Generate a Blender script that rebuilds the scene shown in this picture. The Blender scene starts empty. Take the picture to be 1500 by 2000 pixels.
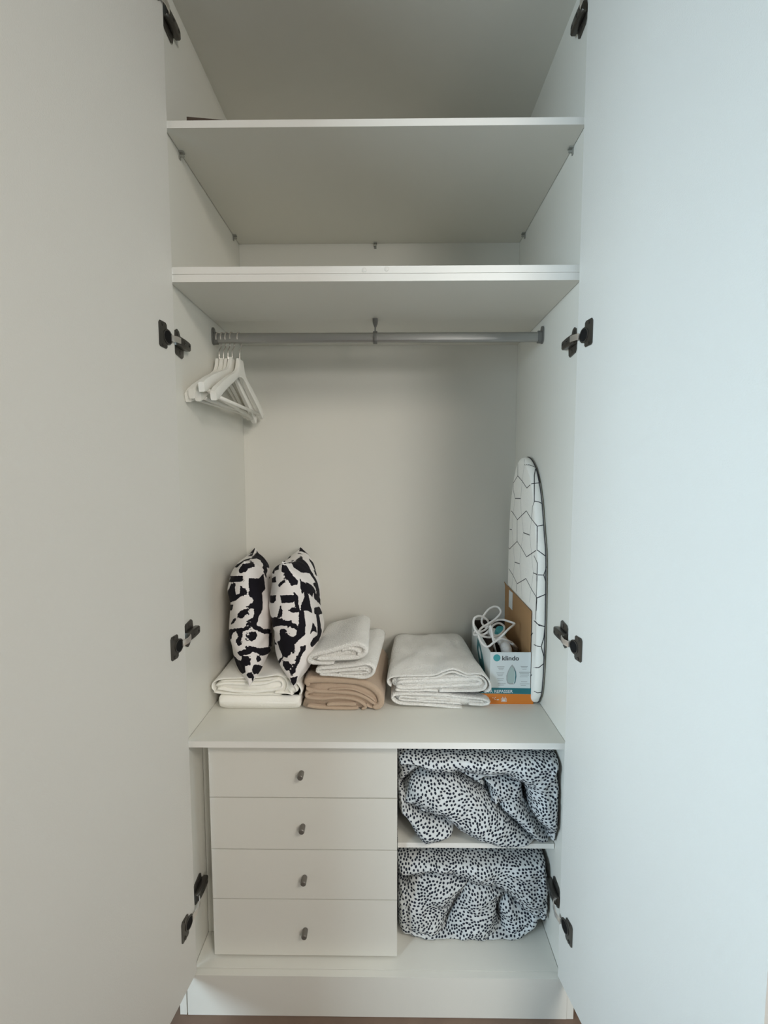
import bpy, bmesh, math, random
import numpy as np
from mathutils import Vector, Matrix, noise
rnd = random.Random(7)
scn = bpy.context.scene
COL = scn.collection
PI = math.pi
# ------------------------------------------------------------------ camera
EYE = 1.464                      # eye height above the floor (m)
F, PITCH, YAW, ROLL = 894.21, 4.448, 0.6151, -0.0473
CX, CY = 0.0353, -1.151
a_, b_, c_ = (math.radians(v) for v in (PITCH, YAW, ROLL))
FW = Vector((-math.sin(b_) * math.cos(a_), math.cos(b_) * math.cos(a_), -math.sin(a_)))
RT = FW.cross(Vector((0, 0, 1))).normalized()
UP = RT.cross(FW)
RT, UP = RT * math.cos(c_) + UP * math.sin(c_), UP * math.cos(c_) - RT * math.sin(c_)
CAM = Vector((CX, CY, EYE))
cd = bpy.data.cameras.new('camera'); cam = bpy.data.objects.new('camera', cd); COL.objects.link(cam)
cd.sensor_fit = 'VERTICAL'; cd.sensor_height = 36.0; cd.lens = F / 2000 * 36; cd.clip_start = 0.01
m = Matrix((RT, UP, -FW)).transposed().to_4x4(); m.translation = CAM
cam.matrix_world = m
scn.camera = cam
# ------------------------------------------------------------------ world, light, exposure
w = bpy.data.worlds.new('sky'); scn.world = w; w.use_nodes = True
w.node_tree.nodes['Background'].inputs[0].default_value = (0.62, 0.78, 1.0, 1)
w.node_tree.nodes['Background'].inputs[1].default_value = 1.0
def area(name, loc, aim, sx, sy, power, col, spread=95):
    l = bpy.data.lights.new(name, 'AREA'); l.shape = 'RECTANGLE'; l.size = sx; l.size_y = sy
    l.energy = power; l.color = col; l.spread = math.radians(spread)
    o = bpy.data.objects.new(name, l); COL.objects.link(o); o.location = loc
    o.rotation_euler = (Vector(aim) - Vector(loc)).to_track_quat('-Z', 'Y').to_euler()
    return o
area('daylight_left_window', (-2.20, -1.75, 1.50), (.6, -.5, .95), 1.4, 1.4, 48, (0.70, 0.88, 1.0), 110)
area('daylight_rear_window', (1.75, -3.70, 2.05), (-.1, 0, 1.0), 0.7, 0.8, 11, (1.0, 0.94, 0.86), 90)
area('ceiling_lamp', (1.12, -1.85, 2.72), (.55, -.6, 0.6), 0.7, 0.7, 31, (1.0, 0.92, 0.82), 150)
scn.view_settings.view_transform = 'Standard'; scn.view_settings.look = 'None'
scn.view_settings.gamma = 1.0; scn.view_settings.use_curve_mapping = False
scn.view_settings.exposure = 0.0
scn.cycles.max_bounces = 12; scn.cycles.diffuse_bounces = 8

# ------------------------------------------------------------------ helpers
def at(px, py, y):
    """the point at depth y that the photograph shows at pixel (px, py)"""
    d = FW * F + RT * (px - 750) - UP * (py - 1000)
    return CAM + d * ((y - CAM.y) / d.y)
def Z(zc): return zc + EYE
def tag(o, label=None, cat=None, group=None, kind=None):
    if label: o['label'] = label
    if cat: o['category'] = cat
    if group: o['group'] = group
    if kind: o['kind'] = kind
    return o
def empty(name, loc=(0, 0, 0), rot=(0, 0, 0), parent=None):
    o = bpy.data.objects.new(name, None); COL.objects.link(o)
    o.location = loc; o.rotation_euler = rot; o.empty_display_size = .05
    if parent: o.parent = parent
    return o
def link(name, me, mat=None, parent=None):
    o = bpy.data.objects.new(name, me); COL.objects.link(o)
    if mat is not None:
        for mm in (mat if isinstance(mat, (list, tuple)) else [mat]): me.materials.append(mm)
    if parent: o.parent = parent
    return o
def obj(name, bm, mat, parent=None, smooth=False, bevel=0, seg=2):
    if bevel:
        bmesh.ops.bevel(bm, geom=[e for e in bm.edges if e.is_boundary is False and e.calc_face_angle(0) > .5],
                        offset=bevel, segments=seg, profile=.6, affect='EDGES', clamp_overlap=True)
    me = bpy.data.meshes.new(name); bm.to_mesh(me); bm.free()
    if smooth or bevel:
        me.polygons.foreach_set('use_smooth', [True] * len(me.polygons))
        if not smooth or bevel: me.set_sharp_from_angle(angle=math.radians(40))
    return link(name, me, mat, parent)
def add_box(bm, x0, x1, y0, y1, z0, z1):
    v = [bm.verts.new((x, y, z)) for z in (z0, z1) for y in (y0, y1) for x in (x0, x1)]
    for f in ((0, 2, 3, 1), (4, 5, 7, 6), (0, 1, 5, 4), (2, 6, 7, 3), (0, 4, 6, 2), (1, 3, 7, 5)):
        bm.faces.new([v[i] for i in f])
    return v
def box(name, x0, x1, y0, y1, z0, z1, mat, parent=None, bevel=.0008):
    bm = bmesh.new(); add_box(bm, x0, x1, y0, y1, z0, z1)
    return obj(name, bm, mat, parent, bevel=bevel, seg=1)
def add_cyl(bm, p0, p1, r, n=20, r1=None, cap=True, sx=1.0, up=None):
    p0, p1 = Vector(p0), Vector(p1); d = (p1 - p0).normalized()
    q = Vector(up) if up else (Vector((0, 0, 1)) if abs(d.z) < .9 else Vector((1, 0, 0)))
    e1 = d.cross(q).normalized(); e2 = e1.cross(d)
    r1 = r if r1 is None else r1
    R0 = [bm.verts.new(p0 + e1 * (r * sx * math.cos(t)) + e2 * (r * math.sin(t))) for t in [2 * PI * i / n for i in range(n)]]
    R1 = [bm.verts.new(p1 + e1 * (r1 * sx * math.cos(t)) + e2 * (r1 * math.sin(t))) for t in [2 * PI * i / n for i in range(n)]]
    for i in range(n):
        bm.faces.new((R0[i], R0[(i + 1) % n], R1[(i + 1) % n], R1[i]))
    if cap:
        bm.faces.new(R0[::-1]); bm.faces.new(R1)
def smooth_path(P, n, closed=False):
    """centripetal-free Catmull-Rom through P, resampled evenly to n points"""
    P = np.array(P, float); k = len(P); out = []
    for i in range(k if closed else k - 1):
        if closed: p0, p1, p2, p3 = P[(i - 1) % k], P[i], P[(i + 1) % k], P[(i + 2) % k]
        else: p0, p1, p2, p3 = P[max(i - 1, 0)], P[i], P[i + 1], P[min(i + 2, k - 1)]
        for t in np.linspace(0, 1, 12, endpoint=False):
            out.append(.5 * ((2 * p1) + (-p0 + p2) * t + (2 * p0 - 5 * p1 + 4 * p2 - p3) * t * t + (-p0 + 3 * p1 - 3 * p2 + p3) * t ** 3))
    out.append(P[0] if closed else P[-1]); out = np.array(out)
    L = np.r_[0, np.cumsum(np.linalg.norm(np.diff(out, axis=0), axis=1))]
    s = np.linspace(0, L[-1], n + 1 if closed else n)
    r = np.stack([np.interp(s, L, out[:, j]) for j in range(P.shape[1])], 1)
    return r[:-1] if closed else r
def add_tube(bm, pts, r, n=10, cap=True):
    pts = [Vector(p) for p in pts]; rings = []
    t0 = (pts[1] - pts[0]).normalized(); q = Vector((0, 0, 1)) if abs(t0.z) < .9 else Vector((1, 0, 0))
    e = t0.cross(q).normalized()
    for i, p in enumerate(pts):
        t = (pts[min(i + 1, len(pts) - 1)] - pts[max(i - 1, 0)]).normalized()
        e = (e - t * e.dot(t)).normalized(); f = t.cross(e)
        rr = r[i] if hasattr(r, '__len__') else r
        rings.append([bm.verts.new(p + e * (rr * math.cos(2 * PI * k / n)) + f * (rr * math.sin(2 * PI * k / n))) for k in range(n)])
    for A, B in zip(rings, rings[1:]):
        for k in range(n): bm.faces.new((A[k], A[(k + 1) % n], B[(k + 1) % n], B[k]))
    if cap: bm.faces.new(rings[0][::-1]); bm.faces.new(rings[-1])
def add_prism(bm, poly, fn, t0, t1):
    """extrude the 2D outline poly; fn(u, v, t) -> 3D"""
    A = [bm.verts.new(fn(u, v, t0)) for u, v in poly]; B = [bm.verts.new(fn(u, v, t1)) for u, v in poly]
    n = len(poly)
    for i in range(n): bm.faces.new((A[i], A[(i + 1) % n], B[(i + 1) % n], B[i]))
    bm.faces.new(A[::-1]); bm.faces.new(B)
def fix(bm): bmesh.ops.recalc_face_normals(bm, faces=bm.faces[:])

# ------------------------------------------------------------------ materials
def mat(name, col, rough=.5, metal=0, spec=.5, bump=0, bscale=300, bdist=.001, vary=0, vscale=8, sheen=0, coord='Object', detail=3):
    m = bpy.data.materials.new(name); m.use_nodes = True; nt = m.node_tree; N = nt.nodes; L = nt.links
    b = N['Principled BSDF']
    b.inputs['Base Color'].default_value = (*col, 1); b.inputs['Roughness'].default_value = rough
    b.inputs['Metallic'].default_value = metal; b.inputs['Specular IOR Level'].default_value = spec
    if sheen: b.inputs['Sheen Weight'].default_value = sheen
    tc = N.new('ShaderNodeTexCoord')
    if vary:
        n = N.new('ShaderNodeTexNoise'); n.inputs['Scale'].default_value = vscale; n.inputs['Detail'].default_value = 4
        L.new(tc.outputs[coord], n.inputs['Vector'])
        mx = N.new('ShaderNodeMixRGB'); mx.inputs[1].default_value = (*[c * (1 - vary) for c in col], 1)
        mx.inputs[2].default_value = (*[min(1, c * (1 + vary)) for c in col], 1)
        L.new(n.outputs['Fac'], mx.inputs[0]); L.new(mx.outputs[0], b.inputs['Base Color'])
    if bump:
        n = N.new('ShaderNodeTexNoise'); n.inputs['Scale'].default_value = bscale; n.inputs['Detail'].default_value = detail
        L.new(tc.outputs[coord], n.inputs['Vector'])
        bp = N.new('ShaderNodeBump'); bp.inputs['Strength'].default_value = bump; bp.inputs['Distance'].default_value = bdist
        L.new(n.outputs['Fac'], bp.inputs['Height']); L.new(bp.outputs[0], b.inputs['Normal'])
    return m
M = {}
M['laminate'] = mat('white_laminate', (.715, .705, .65), .42, spec=.4, bump=.25, bscale=420, bdist=.0006, vary=.015, vscale=3)
M['door'] = mat('white_textured_door', (.685, .672, .63), .45, spec=.4, bump=.45, bscale=330, bdist=.0009, vary=.02, vscale=2)
M['edge'] = mat('white_edge_band', (.80, .79, .75), .38, spec=.45, vary=.02, vscale=5)
M['nickel'] = mat('dark_nickel', (.115, .11, .10), .34, metal=.85, bump=.05, bscale=200, vary=.1, vscale=60)
M['steel'] = mat('bright_steel', (.80, .76, .72), .28, metal=.9, vary=.05, vscale=50)
M['hole'] = mat('hinge_hollow_shade', (.012, .012, .012), .8, spec=.1, vary=.1)  # near-black colour stands for the shade inside hinge cups and screw slots
M['knob'] = mat('bronze_grey_knob', (.20, .185, .165), .45, metal=.6, vary=.08, vscale=80)
M['rail'] = mat('matt_grey_rail', (.40, .40, .385), .38, metal=.75, vary=.03, vscale=20)
M['rail_dark'] = mat('grey_rail_fitting', (.20, .20, .19), .45, metal=.5, vary=.05)
M['pin'] = mat('grey_plastic_pin', (.30, .30, .27), .5, vary=.05)
M['cap'] = mat('white_plastic_cap', (.74, .73, .69), .4, vary=.03)
M['hanger'] = mat('white_painted_wood', (.80, .79, .74), .45, vary=.03, vscale=20, bump=.1, bscale=90)
M['terry'] = mat('white_terry', (.92, .905, .865), .95, spec=.1, bump=1.0, bscale=260, bdist=.006, vary=.04, vscale=30, sheen=.25, detail=5)
M['sheet'] = mat('white_cotton', (.91, .90, .85), .9, spec=.12, bump=.45, bscale=160, bdist=.002, vary=.02, vscale=14, sheen=.15)
M['beige'] = mat('beige_cotton', (.50, .385, .29), .92, spec=.1, bump=.7, bscale=280, bdist=.002, vary=.06, vscale=35, sheen=.2)
M['card'] = mat('brown_cardboard', (.36, .215, .105), .85, spec=.15, bump=.2, bscale=120, vary=.07, vscale=10)
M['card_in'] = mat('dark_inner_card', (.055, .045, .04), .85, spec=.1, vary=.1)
M['print_white'] = mat('white_coated_card', (.72, .77, .78), .4, vary=.02)
M['teal'] = mat('teal_ink', (.02, .17, .20), .4, vary=.04)
M['teal_light'] = mat('light_teal_ink', (.07, .36, .39), .4, vary=.05)
M['orange'] = mat('orange_ink', (.72, .22, .03), .4, vary=.05)
M['ink'] = mat('black_ink', (.03, .03, .035), .5, vary=.05)
M['ink_grey'] = mat('grey_ink', (.38, .40, .40), .5, vary=.05)
M['iron_white'] = mat('white_iron_shell', (.74, .73, .72), .3, vary=.02)
M['iron_grey'] = mat('grey_iron_grip', (.33, .30, .31), .4, vary=.05)
M['cord'] = mat('white_cord', (.78, .76, .74), .6, bump=.3, bscale=500, vary=.03)
M['board_back'] = mat('board_edge_black', (.03, .03, .03), .5, vary=.05)
M['floor'] = mat('brown_wood_floor', (.16, .105, .075), .5, vary=.25, vscale=14, bump=.1)
M['wall'] = mat('room_wall_paint', (.55, .54, .51), .8, vary=.02, bump=.2, bscale=150)
M['ceiling'] = mat('room_ceiling_paint', (.60, .60, .58), .9, vary=.02)
M['brown_board'] = mat('dark_brown_board', (.07, .045, .03), .6, vary=.1)
M['glass'] = mat('window_glass', (.9, .95, 1), .05, vary=.01)
M['glass'].node_tree.nodes['Principled BSDF'].inputs['Transmission Weight'].default_value = 1
M['skirt'] = mat('white_skirting_paint', (.75, .74, .72), .5, vary=.02)

# ------------------------------------------------------------------ the room
RX0, RX1, RY0, RY1, RZ = -2.3, 2.6, -3.8, .60, 2.78
def struct(o, label=None): return tag(o, label, kind='structure')
struct(box('floor', RX0, RX1, RY0, RY1, -.05, 0, M['floor'], bevel=0))
struct(box('ceiling', RX0, RX1, RY0, RY1, RZ, RZ + .05, M['ceiling'], bevel=0))
struct(box('wall_back', RX0, RX1, RY1, RY1 + .1, 0, RZ, M['wall'], bevel=0))
struct(box('wall_right', RX1, RX1 + .1, RY0, RY1, 0, RZ, M['wall'], bevel=0))
def wall_open(name, fn, a0, a1, o0, o1, z0, z1):
    bm = bmesh.new()
    for (p, q, r, s) in ((a0, o0, 0, RZ), (o1, a1, 0, RZ), (o0, o1, 0, z0), (o0, o1, z1, RZ)):
        fn(bm, p, q, r, s)
    struct(obj(name, bm, M['wall']))
wall_open('wall_left', lambda bm, p, q, r, s: add_box(bm, RX0 - .1, RX0, p, q, r, s), RY0, RY1, -2.5, -1.0, .8, 2.3)
wall_open('wall_front', lambda bm, p, q, r, s: add_box(bm, p, q, RY0 - .1, RY0, r, s), RX0, RX1, 1.25, 2.25, 1.2, 2.5)
def window(name, fn, o0, o1, z0, z1):
    bm = bmesh.new(); t = .045
    for (p, q, r, s) in ((o0, o0 + t, z0, z1), (o1 - t, o1, z0, z1), (o0, o1, z0, z0 + t), (o0, o1, z1 - t, z1), ((o0 + o1) / 2 - t / 2, (o0 + o1) / 2 + t / 2, z0, z1)):
        fn(bm, p, q, r, s, -.07, -.03)
    wf = struct(obj(name, bm, M['skirt']))
    bm = bmesh.new(); fn(bm, o0, o1, z0, z1, -.055, -.05); obj('pane', bm, M['glass'], wf)
window('window_1', lambda bm, p, q, r, s, d0, d1: add_box(bm, RX0 + d0, RX0 + d1, p, q, r, s), -2.5, -1.0, .8, 2.3)
window('window_2', lambda bm, p, q, r, s, d0, d1: add_box(bm, p, q, RY0 + d0, RY0 + d1, r, s), 1.25, 2.25, 1.2, 2.5)
struct(box('baseboard_back', RX0, -.56, RY1 - .014, RY1, 0, .08, M['skirt']))
struct(box('baseboard_right', RX1 - .014, RX1, RY0, RY1 - .014, 0, .08, M['skirt']))

# ------------------------------------------------------------------ the wardrobe
D = .5476                       # inner depth
ZT, Z1T, Z1B, Z3T, Z3B = Z(1.1741), Z(.843), Z(.8263), Z(.5081), Z(.4726)
ZWT, ZWB, ZB = Z(-.6961), Z(-.7129), Z(-1.3447)
Z3M = Z3B + .018
W = empty('wardrobe', (0, 0, 0))
tag(W, 'tall built-in white wardrobe with both doors open, shelves, hanging rail and four drawers', 'wardrobe')
for s, nm in ((-1, 'left'), (1, 'right')):
    x0, x1 = sorted((s * .5, s * .515))
    box('side_panel', x0, x1, 0, D + .006, ZB - .018, ZT + .018, M['laminate'], W)
    x0, x1 = sorted((s * .5155, s * .5335))
    box('cover_panel', x0, x1, -.018, D + .03, .001, ZB - .0005, M['laminate'], W)
    box('cover_panel', x0, x1, .001, D + .03, ZB, ZT + .018, M['laminate'], W)
box('back_panel', -.4998, .4998, D, D + .006, ZB - .018, ZT, M['laminate'], W)
box('top_panel', -.5, .5, 0, D, ZT, ZT + .018, M['laminate'], W)
def shelf(name, x0, x1, y0, y1, z0, z1, em=M['edge']):
    bd = box(name, x0, x1, y0 + .001, y1, z0, z1, M['laminate'], W)
    box('edge_band', x0, x1, y0, y0 + .001, z0, z1, em, bd, bevel=.0003)
    return bd
shelf('shelf', -.4985, .4985, 0, D - .001, Z1B, Z1T)
sh3 = shelf('shelf', -.4985, .4985, 0, D - .001, Z3M + .0004, Z3T)
shelf('shelf', -.4985, .4985, 0, D - .001, Z3B, Z3M - .0004)
shelf('worktop_shelf', -.4985, .4985, 0, D - .001, ZWB, ZWT)
box('base_panel', -.4985, .4985, 0, D - .001, ZB - .018, ZB, M['laminate'], W)
shelf('shelf', .0605, .4975, .0585, D - .001, Z(-1.0394), Z(-1.0250))
box('plinth', -.5120, .5150, -.0185, -.0005, .001, ZB - .0008, M['laminate'], W)
box('divider_panel', .040, .0575, .0485, D - .001, ZB + .0002, ZWB - .0002, M['laminate'], W)
box('divider_panel', -.4545, -.437, .049, D - .001, ZB + .0002, ZWB - .0002, M['laminate'], W)
box('filler_strip', -.4985, -.4555, .100, .118, ZB + .0002, ZWB - .0002, M['laminate'], W)
# screw caps on the fixed shelf
for px, py in ((711, 527), (755, 525)):
    p = at(px, py, 0); bm = bmesh.new(); add_cyl(bm, (p.x, 0, p.z), (p.x, -.0012, p.z), .0058, 20)
    add_cyl(bm, (p.x, -.0012, p.z), (p.x, -.0018, p.z), .0045, 20, r1=.003); obj('screw_cap', bm, M['cap'], W, bevel=.0002)
# shelf supports
def support(x, y, z, dx, dy):
    bm = bmesh.new()
    add_cyl(bm, (x + dx * .001, y + dy * .001, z - .010), (x + dx * .012, y + dy * .012, z - .010), .0032, 12)
    if dx: add_box(bm, min(x, x + dx * .012), max(x, x + dx * .012), y - .006, y + .006, z - .0032, z - .0004); add_box(bm, min(x, x + dx * .002), max(x, x + dx * .002), y - .004, y + .004, z - .018, z - .0005)
    else: add_box(bm, x - .006, x + .006, min(y, y + dy * .012), max(y, y + dy * .012), z - .0032, z - .0004); add_box(bm, x - .004, x + .004, min(y, y + dy * .002), max(y, y + dy * .002), z - .018, z - .0005)
    obj('shelf_support', bm, M['pin'], W)
for x, y, dx, dy in ((-.4998, .08, 1, 0), (-.4998, .485, 1, 0), (.4998, .076, -1, 0), (.4998, .483, -1, 0), (-.013, D - .0005, 0, -1)):
    support(x, y, Z1B, dx, dy)
support(.4995, .085, Z(-1.0394), -1, 0); support(.0579, .085, Z(-1.0394), 1, 0)
# drawers
gaps = [Z(-.716), Z(-.8730), Z(-1.0232), Z(-1.1700), Z(-1.3385)]
kn = [(-.2014, Z(-.8011)), (-.2000, Z(-.9539)), (-.1974, Z(-1.1036)), (-.1975, Z(-1.2608))]
for i in range(4):
    z1 = gaps[i] - .0014; z0 = gaps[i + 1] + (.0014 if i < 3 else 0)
    dr = empty('drawer', (-.198, .030, (z0 + z1) / 2), parent=W)
    hz = (z1 - z0) / 2
    box('drawer_front', -.2560, .2560, 0, .017, -hz, hz, M['laminate'], dr, bevel=.0009)
    bm = bmesh.new(); zz = -hz + .012
    add_box(bm, -.232, -.220, .0175, .45, zz, zz + .085); add_box(bm, .217, .229, .0175, .45, zz, zz + .085)
    add_box(bm, -.220, .217, .438, .45, zz, zz + .085); add_box(bm, -.220, .217, .0175, .438, zz + .008, zz + .014)
    obj('drawer_box', bm, M['laminate'], dr)
    kx, kz = kn[i][0] + .198, kn[i][1] - (z0 + z1) / 2
    bm = bmesh.new(); prof = [(.0, .0068), (-.002, .0068), (-.0035, .0072), (-.021, .0078), (-.0225, .0074), (-.0235, .006)]
    for (ya, ra), (yb, rb) in zip(prof, prof[1:]): add_cyl(bm, (kx, ya, kz), (kx, yb, kz), ra, 24, r1=rb, cap=False)
    add_cyl(bm, (kx, -.0235, kz), (kx, -.0237, kz), .006, 24, r1=.0058)
    bmesh.ops.remove_doubles(bm, verts=bm.verts[:], dist=1e-5); fix(bm)
    obj('knob', bm, M['knob'], dr, bevel=0, smooth=False); 
# doors
def door(s, hx, ang, wd):
    d = empty('door', (s * hx, -.012, 0), parent=W)
    d.rotation_euler = (0, 0, s * math.radians(ang))      # local -y runs along the open door
    bm = bmesh.new(); x0, x1 = sorted((0, s * .018)); add_box(bm, x0, x1, -wd, 0, ZB + .002, ZT + .016)
    o = obj('door_panel', bm, M['door'], d, bevel=.001, seg=2)
    return d
door(-1, .4872, 7.4, .53)
door(1, .4905, 9.7, .535)

# hinges: mounting plate and arm on the side wall, link, cup plate on the door
def hinge(s, z, zc, flip, hx, ang):
    """local frame: +x points into the wardrobe from the side wall, y into the depth"""
    h = empty('hinge', (s * .5, 0, z), parent=W)
    k = -s                              # towards the middle
    def X(v): return k * v
    f = flip
    # mounting plate: winged plate flat on the wall
    bm = bmesh.new()
    poly = [(.012, -.022), (.018, -.030), (.050, -.034), (.058, -.028), (.060, -.008), (.068, -.008), (.068, .010), (.048, .012), (.036, .031), (.026, .034), (.016, .028)]
    add_prism(bm, [(y, v * f) for y, v in poly], lambda u, v, t: (X(t), u, v), .0003, .0035)
    for vz, vy in ((-.022, .038), (.022, .027)): add_cyl(bm, (X(.0035), vy, vz * f), (X(.0048), vy, vz * f), .0052, 14)
    fix(bm); obj('mounting_plate', bm, M['nickel'], h, bevel=.0006)
    # arm: raised channel over the plate
    bm = bmesh.new()
    sec = [(.006, .0105, .014), (.014, .0120, .0185), (.040, .0120, .0195), (.062, .0112, .0190), (.071, .0105, .0175)]
    rings = []
    for y, hw, hh in sec:
        rings.append([bm.verts.new((X(a), y, b)) for a, b in ((.0045, -hw), (hh - .003, -hw), (hh, -hw + .003), (hh, hw - .003), (hh - .003, hw), (.0045, hw))])
    for A, B in zip(rings, rings[1:]):
        for i in range(6): bm.faces.new((A[i], A[(i + 1) % 6], B[(i + 1) % 6], B[i]))
    bm.faces.new(rings[0]); bm.faces.new(rings[-1])
    for y in (.030, .058): add_cyl(bm, (X(.014), y, 0), (X(.0204 if y < .04 else .0198), y, 0), .0046, 14)
    fix(bm); ar = obj('hinge_arm', bm, M['nickel'], h, bevel=.0008)
    for y, xx in ((.030, .0204), (.058, .0198)):
        bm = bmesh.new(); add_box(bm, min(X(xx), X(xx + .0002)), max(X(xx), X(xx + .0002)), y - .0035, y + .0035, -.0008, .0008)
        obj('screw_slot', bm, M['hole'], ar)  # slot shade drawn as a thin black bar on the screw head
    # link between arm and cup
    bm = bmesh.new()
    c = Vector((X(.014), .014, .001)); e = Vector((X(.0105 + .004), -.030, .001 + zc))
    pts = [c, Vector((X(.0200), .006, .001 + zc * .4)), Vector((X(.0210), -.012, .001 + zc * .8)), e]
    sec = []
    for p in pts: sec.append([bm.verts.new(p + Vector((a, 0, b))) for a, b in ((-.0015, -.0072), (.0015, -.0072), (.0015, .0072), (-.0015, .0072))])
    for A, B in zip(sec, sec[1:]):
        for i in range(4): bm.faces.new((A[i], A[(i + 1) % 4], B[(i + 1) % 4], B[i]))
    bm.faces.new(sec[0]); bm.faces.new(sec[-1]); fix(bm)
    tag(obj('hinge_link', bm, M['steel'], h, bevel=.0004), 'bright steel link arm')
    # cup plate lying on the door face
    dx, dy = s * hx - s * .5, -.012
    R = Matrix.Rotation(s * math.radians(ang), 4, 'Z')
    def T(u, v, t):                    # u along the door away from the hinge edge, v up, t off the face
        p = R @ Vector((X(t), -u, v)); return (p.x + dx, p.y + dy, p.z + zc)
    poly = [(.058, -.029), (.062, -.025), (.062, .025), (.058, .031), (.036, .031), (.032, .027), (.032, .019)]
    poly += [(.028 - .017 * math.cos(t), .017 * math.sin(t)) for t in np.linspace(.95, -.95, 9)] + [(.032, -.019), (.032, -.025), (.036, -.029)]
    bm = bmesh.new(); add_prism(bm, poly, T, .0002, .0022)
    rim = [(.030 - .0175 * math.cos(t), .0175 * math.sin(t)) for t in np.linspace(0, 2 * PI, 24, endpoint=False)]
    A = [bm.verts.new(T(u, v, .0022)) for u, v in rim]; B = [bm.verts.new(T(u, v, .0036)) for u, v in rim]
    rin = [(.030 + (u - .030) * .82, v * .82) for u, v in rim]; C = [bm.verts.new(T(u, v, .0036)) for u, v in rin]; Dn = [bm.verts.new(T(u, v, .0024)) for u, v in rin]
    for P, Q in ((A, B), (B, C), (C, Dn)):
        for i in range(24): bm.faces.new((P[i], P[(i + 1) % 24], Q[(i + 1) % 24], Q[i]))
    for vz in (-.0235, .0245):
        c0, c1 = Vector(T(.048, vz, .0022)), Vector(T(.048, vz, .0038)); add_cyl(bm, c0, c1, .0042, 12)
    fix(bm); cpo = obj('cup_plate', bm, M['nickel'], h, bevel=.0003)
    bm = bmesh.new(); add_prism(bm, [(.030 + (u - .030) * .98, v * .98) for u, v in rin], T, .0023, .0030); fix(bm)
    obj('cup_recess', bm, M['hole'], cpo)  # black disc in place of the cup's shaded hollow
HZ = [(Z(1.092), .000, 1), (Z(.3360), -.006, 1), (Z(-.4170), -.004, -1), (Z(-1.148), -.020, -1)]
for s, hx, ang in ((-1, .4872, 7.4), (1, .4905, 9.7)):
    for z, zc, f in HZ: hinge(s, z, zc, f, hx, ang)

# clothes rail
RY, RZC = .273, Z(.4190)
rail = empty('clothes_rail', (0, RY, RZC), parent=W)
def stadium(w, h, n=8, cx=0, cz=0):
    r = w / 2; P = []
    for t in np.linspace(0, PI, n): P.append((cx + r * math.cos(t), cz + h / 2 - r + r * math.sin(t)))
    for t in np.linspace(PI, 2 * PI, n): P.append((cx + r * math.cos(t), cz - h / 2 + r + r * math.sin(t)))
    return P
bm = bmesh.new(); add_prism(bm, stadium(.015, .030), lambda u, v, t: (t, u, v), -.4965, .4965)
fix(bm); obj('rail_tube', bm, M['rail'], rail, bevel=0, smooth=True).data.set_sharp_from_angle(angle=math.radians(50))
for s in (-1, 1):
    bm = bmesh.new(); add_prism(bm, stadium(.026, .052, 10, 0, .006), lambda u, v, t: (t, u, v), s * .4998, s * .4955)
    add_prism(bm, stadium(.0215, .037, 10, 0, 0), lambda u, v, t: (t, u, v), s * .4955, s * .484)
    fix(bm); obj('rail_flange', bm, M['rail_dark'], rail, bevel=.0006)
bm = bmesh.new(); bx = -.006
zt = Z3B - RZC - .0002
add_prism(bm, stadium(.0225, .038, 10, 0, 0), lambda u, v, t: (bx + t, u, v), -.0062, .0062)
add_box(bm, bx - .0022, bx + .0022, -.006, .006, .017, zt - .012)
rg = [[bm.verts.new((bx + a * ww, b * dd, zz)) for a, b in ((-1, -1), (1, -1), (1, 1), (-1, 1))] for zz, ww, dd in ((zt - .022, .0028, .006), (zt - .010, .0072, .010), (zt, .0075, .012))]
for A, B in zip(rg, rg[1:]):
    for i in range(4): bm.faces.new((A[i], A[(i + 1) % 4], B[(i + 1) % 4], B[i]))
bm.faces.new(rg[0][::-1]); bm.faces.new(rg[-1]); fix(bm)
obj('rail_bracket', bm, M['rail_dark'], rail, bevel=.0006)

# dark board lying on the top shelf
bm = bmesh.new(); p = at(369, 231, .02)
add_prism(bm, [(p.x, .006), (p.x + .34, .050), (p.x + .33, .16), (p.x - .02, .12)], lambda u, v, t: (u, v, t), Z1T + .0003, Z1T + .0135)
fix(bm); tag(obj('flat_board', bm, M['brown_board'], bevel=.001), 'thin dark brown board lying flat on the top shelf, only its corner showing', 'board')

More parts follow.
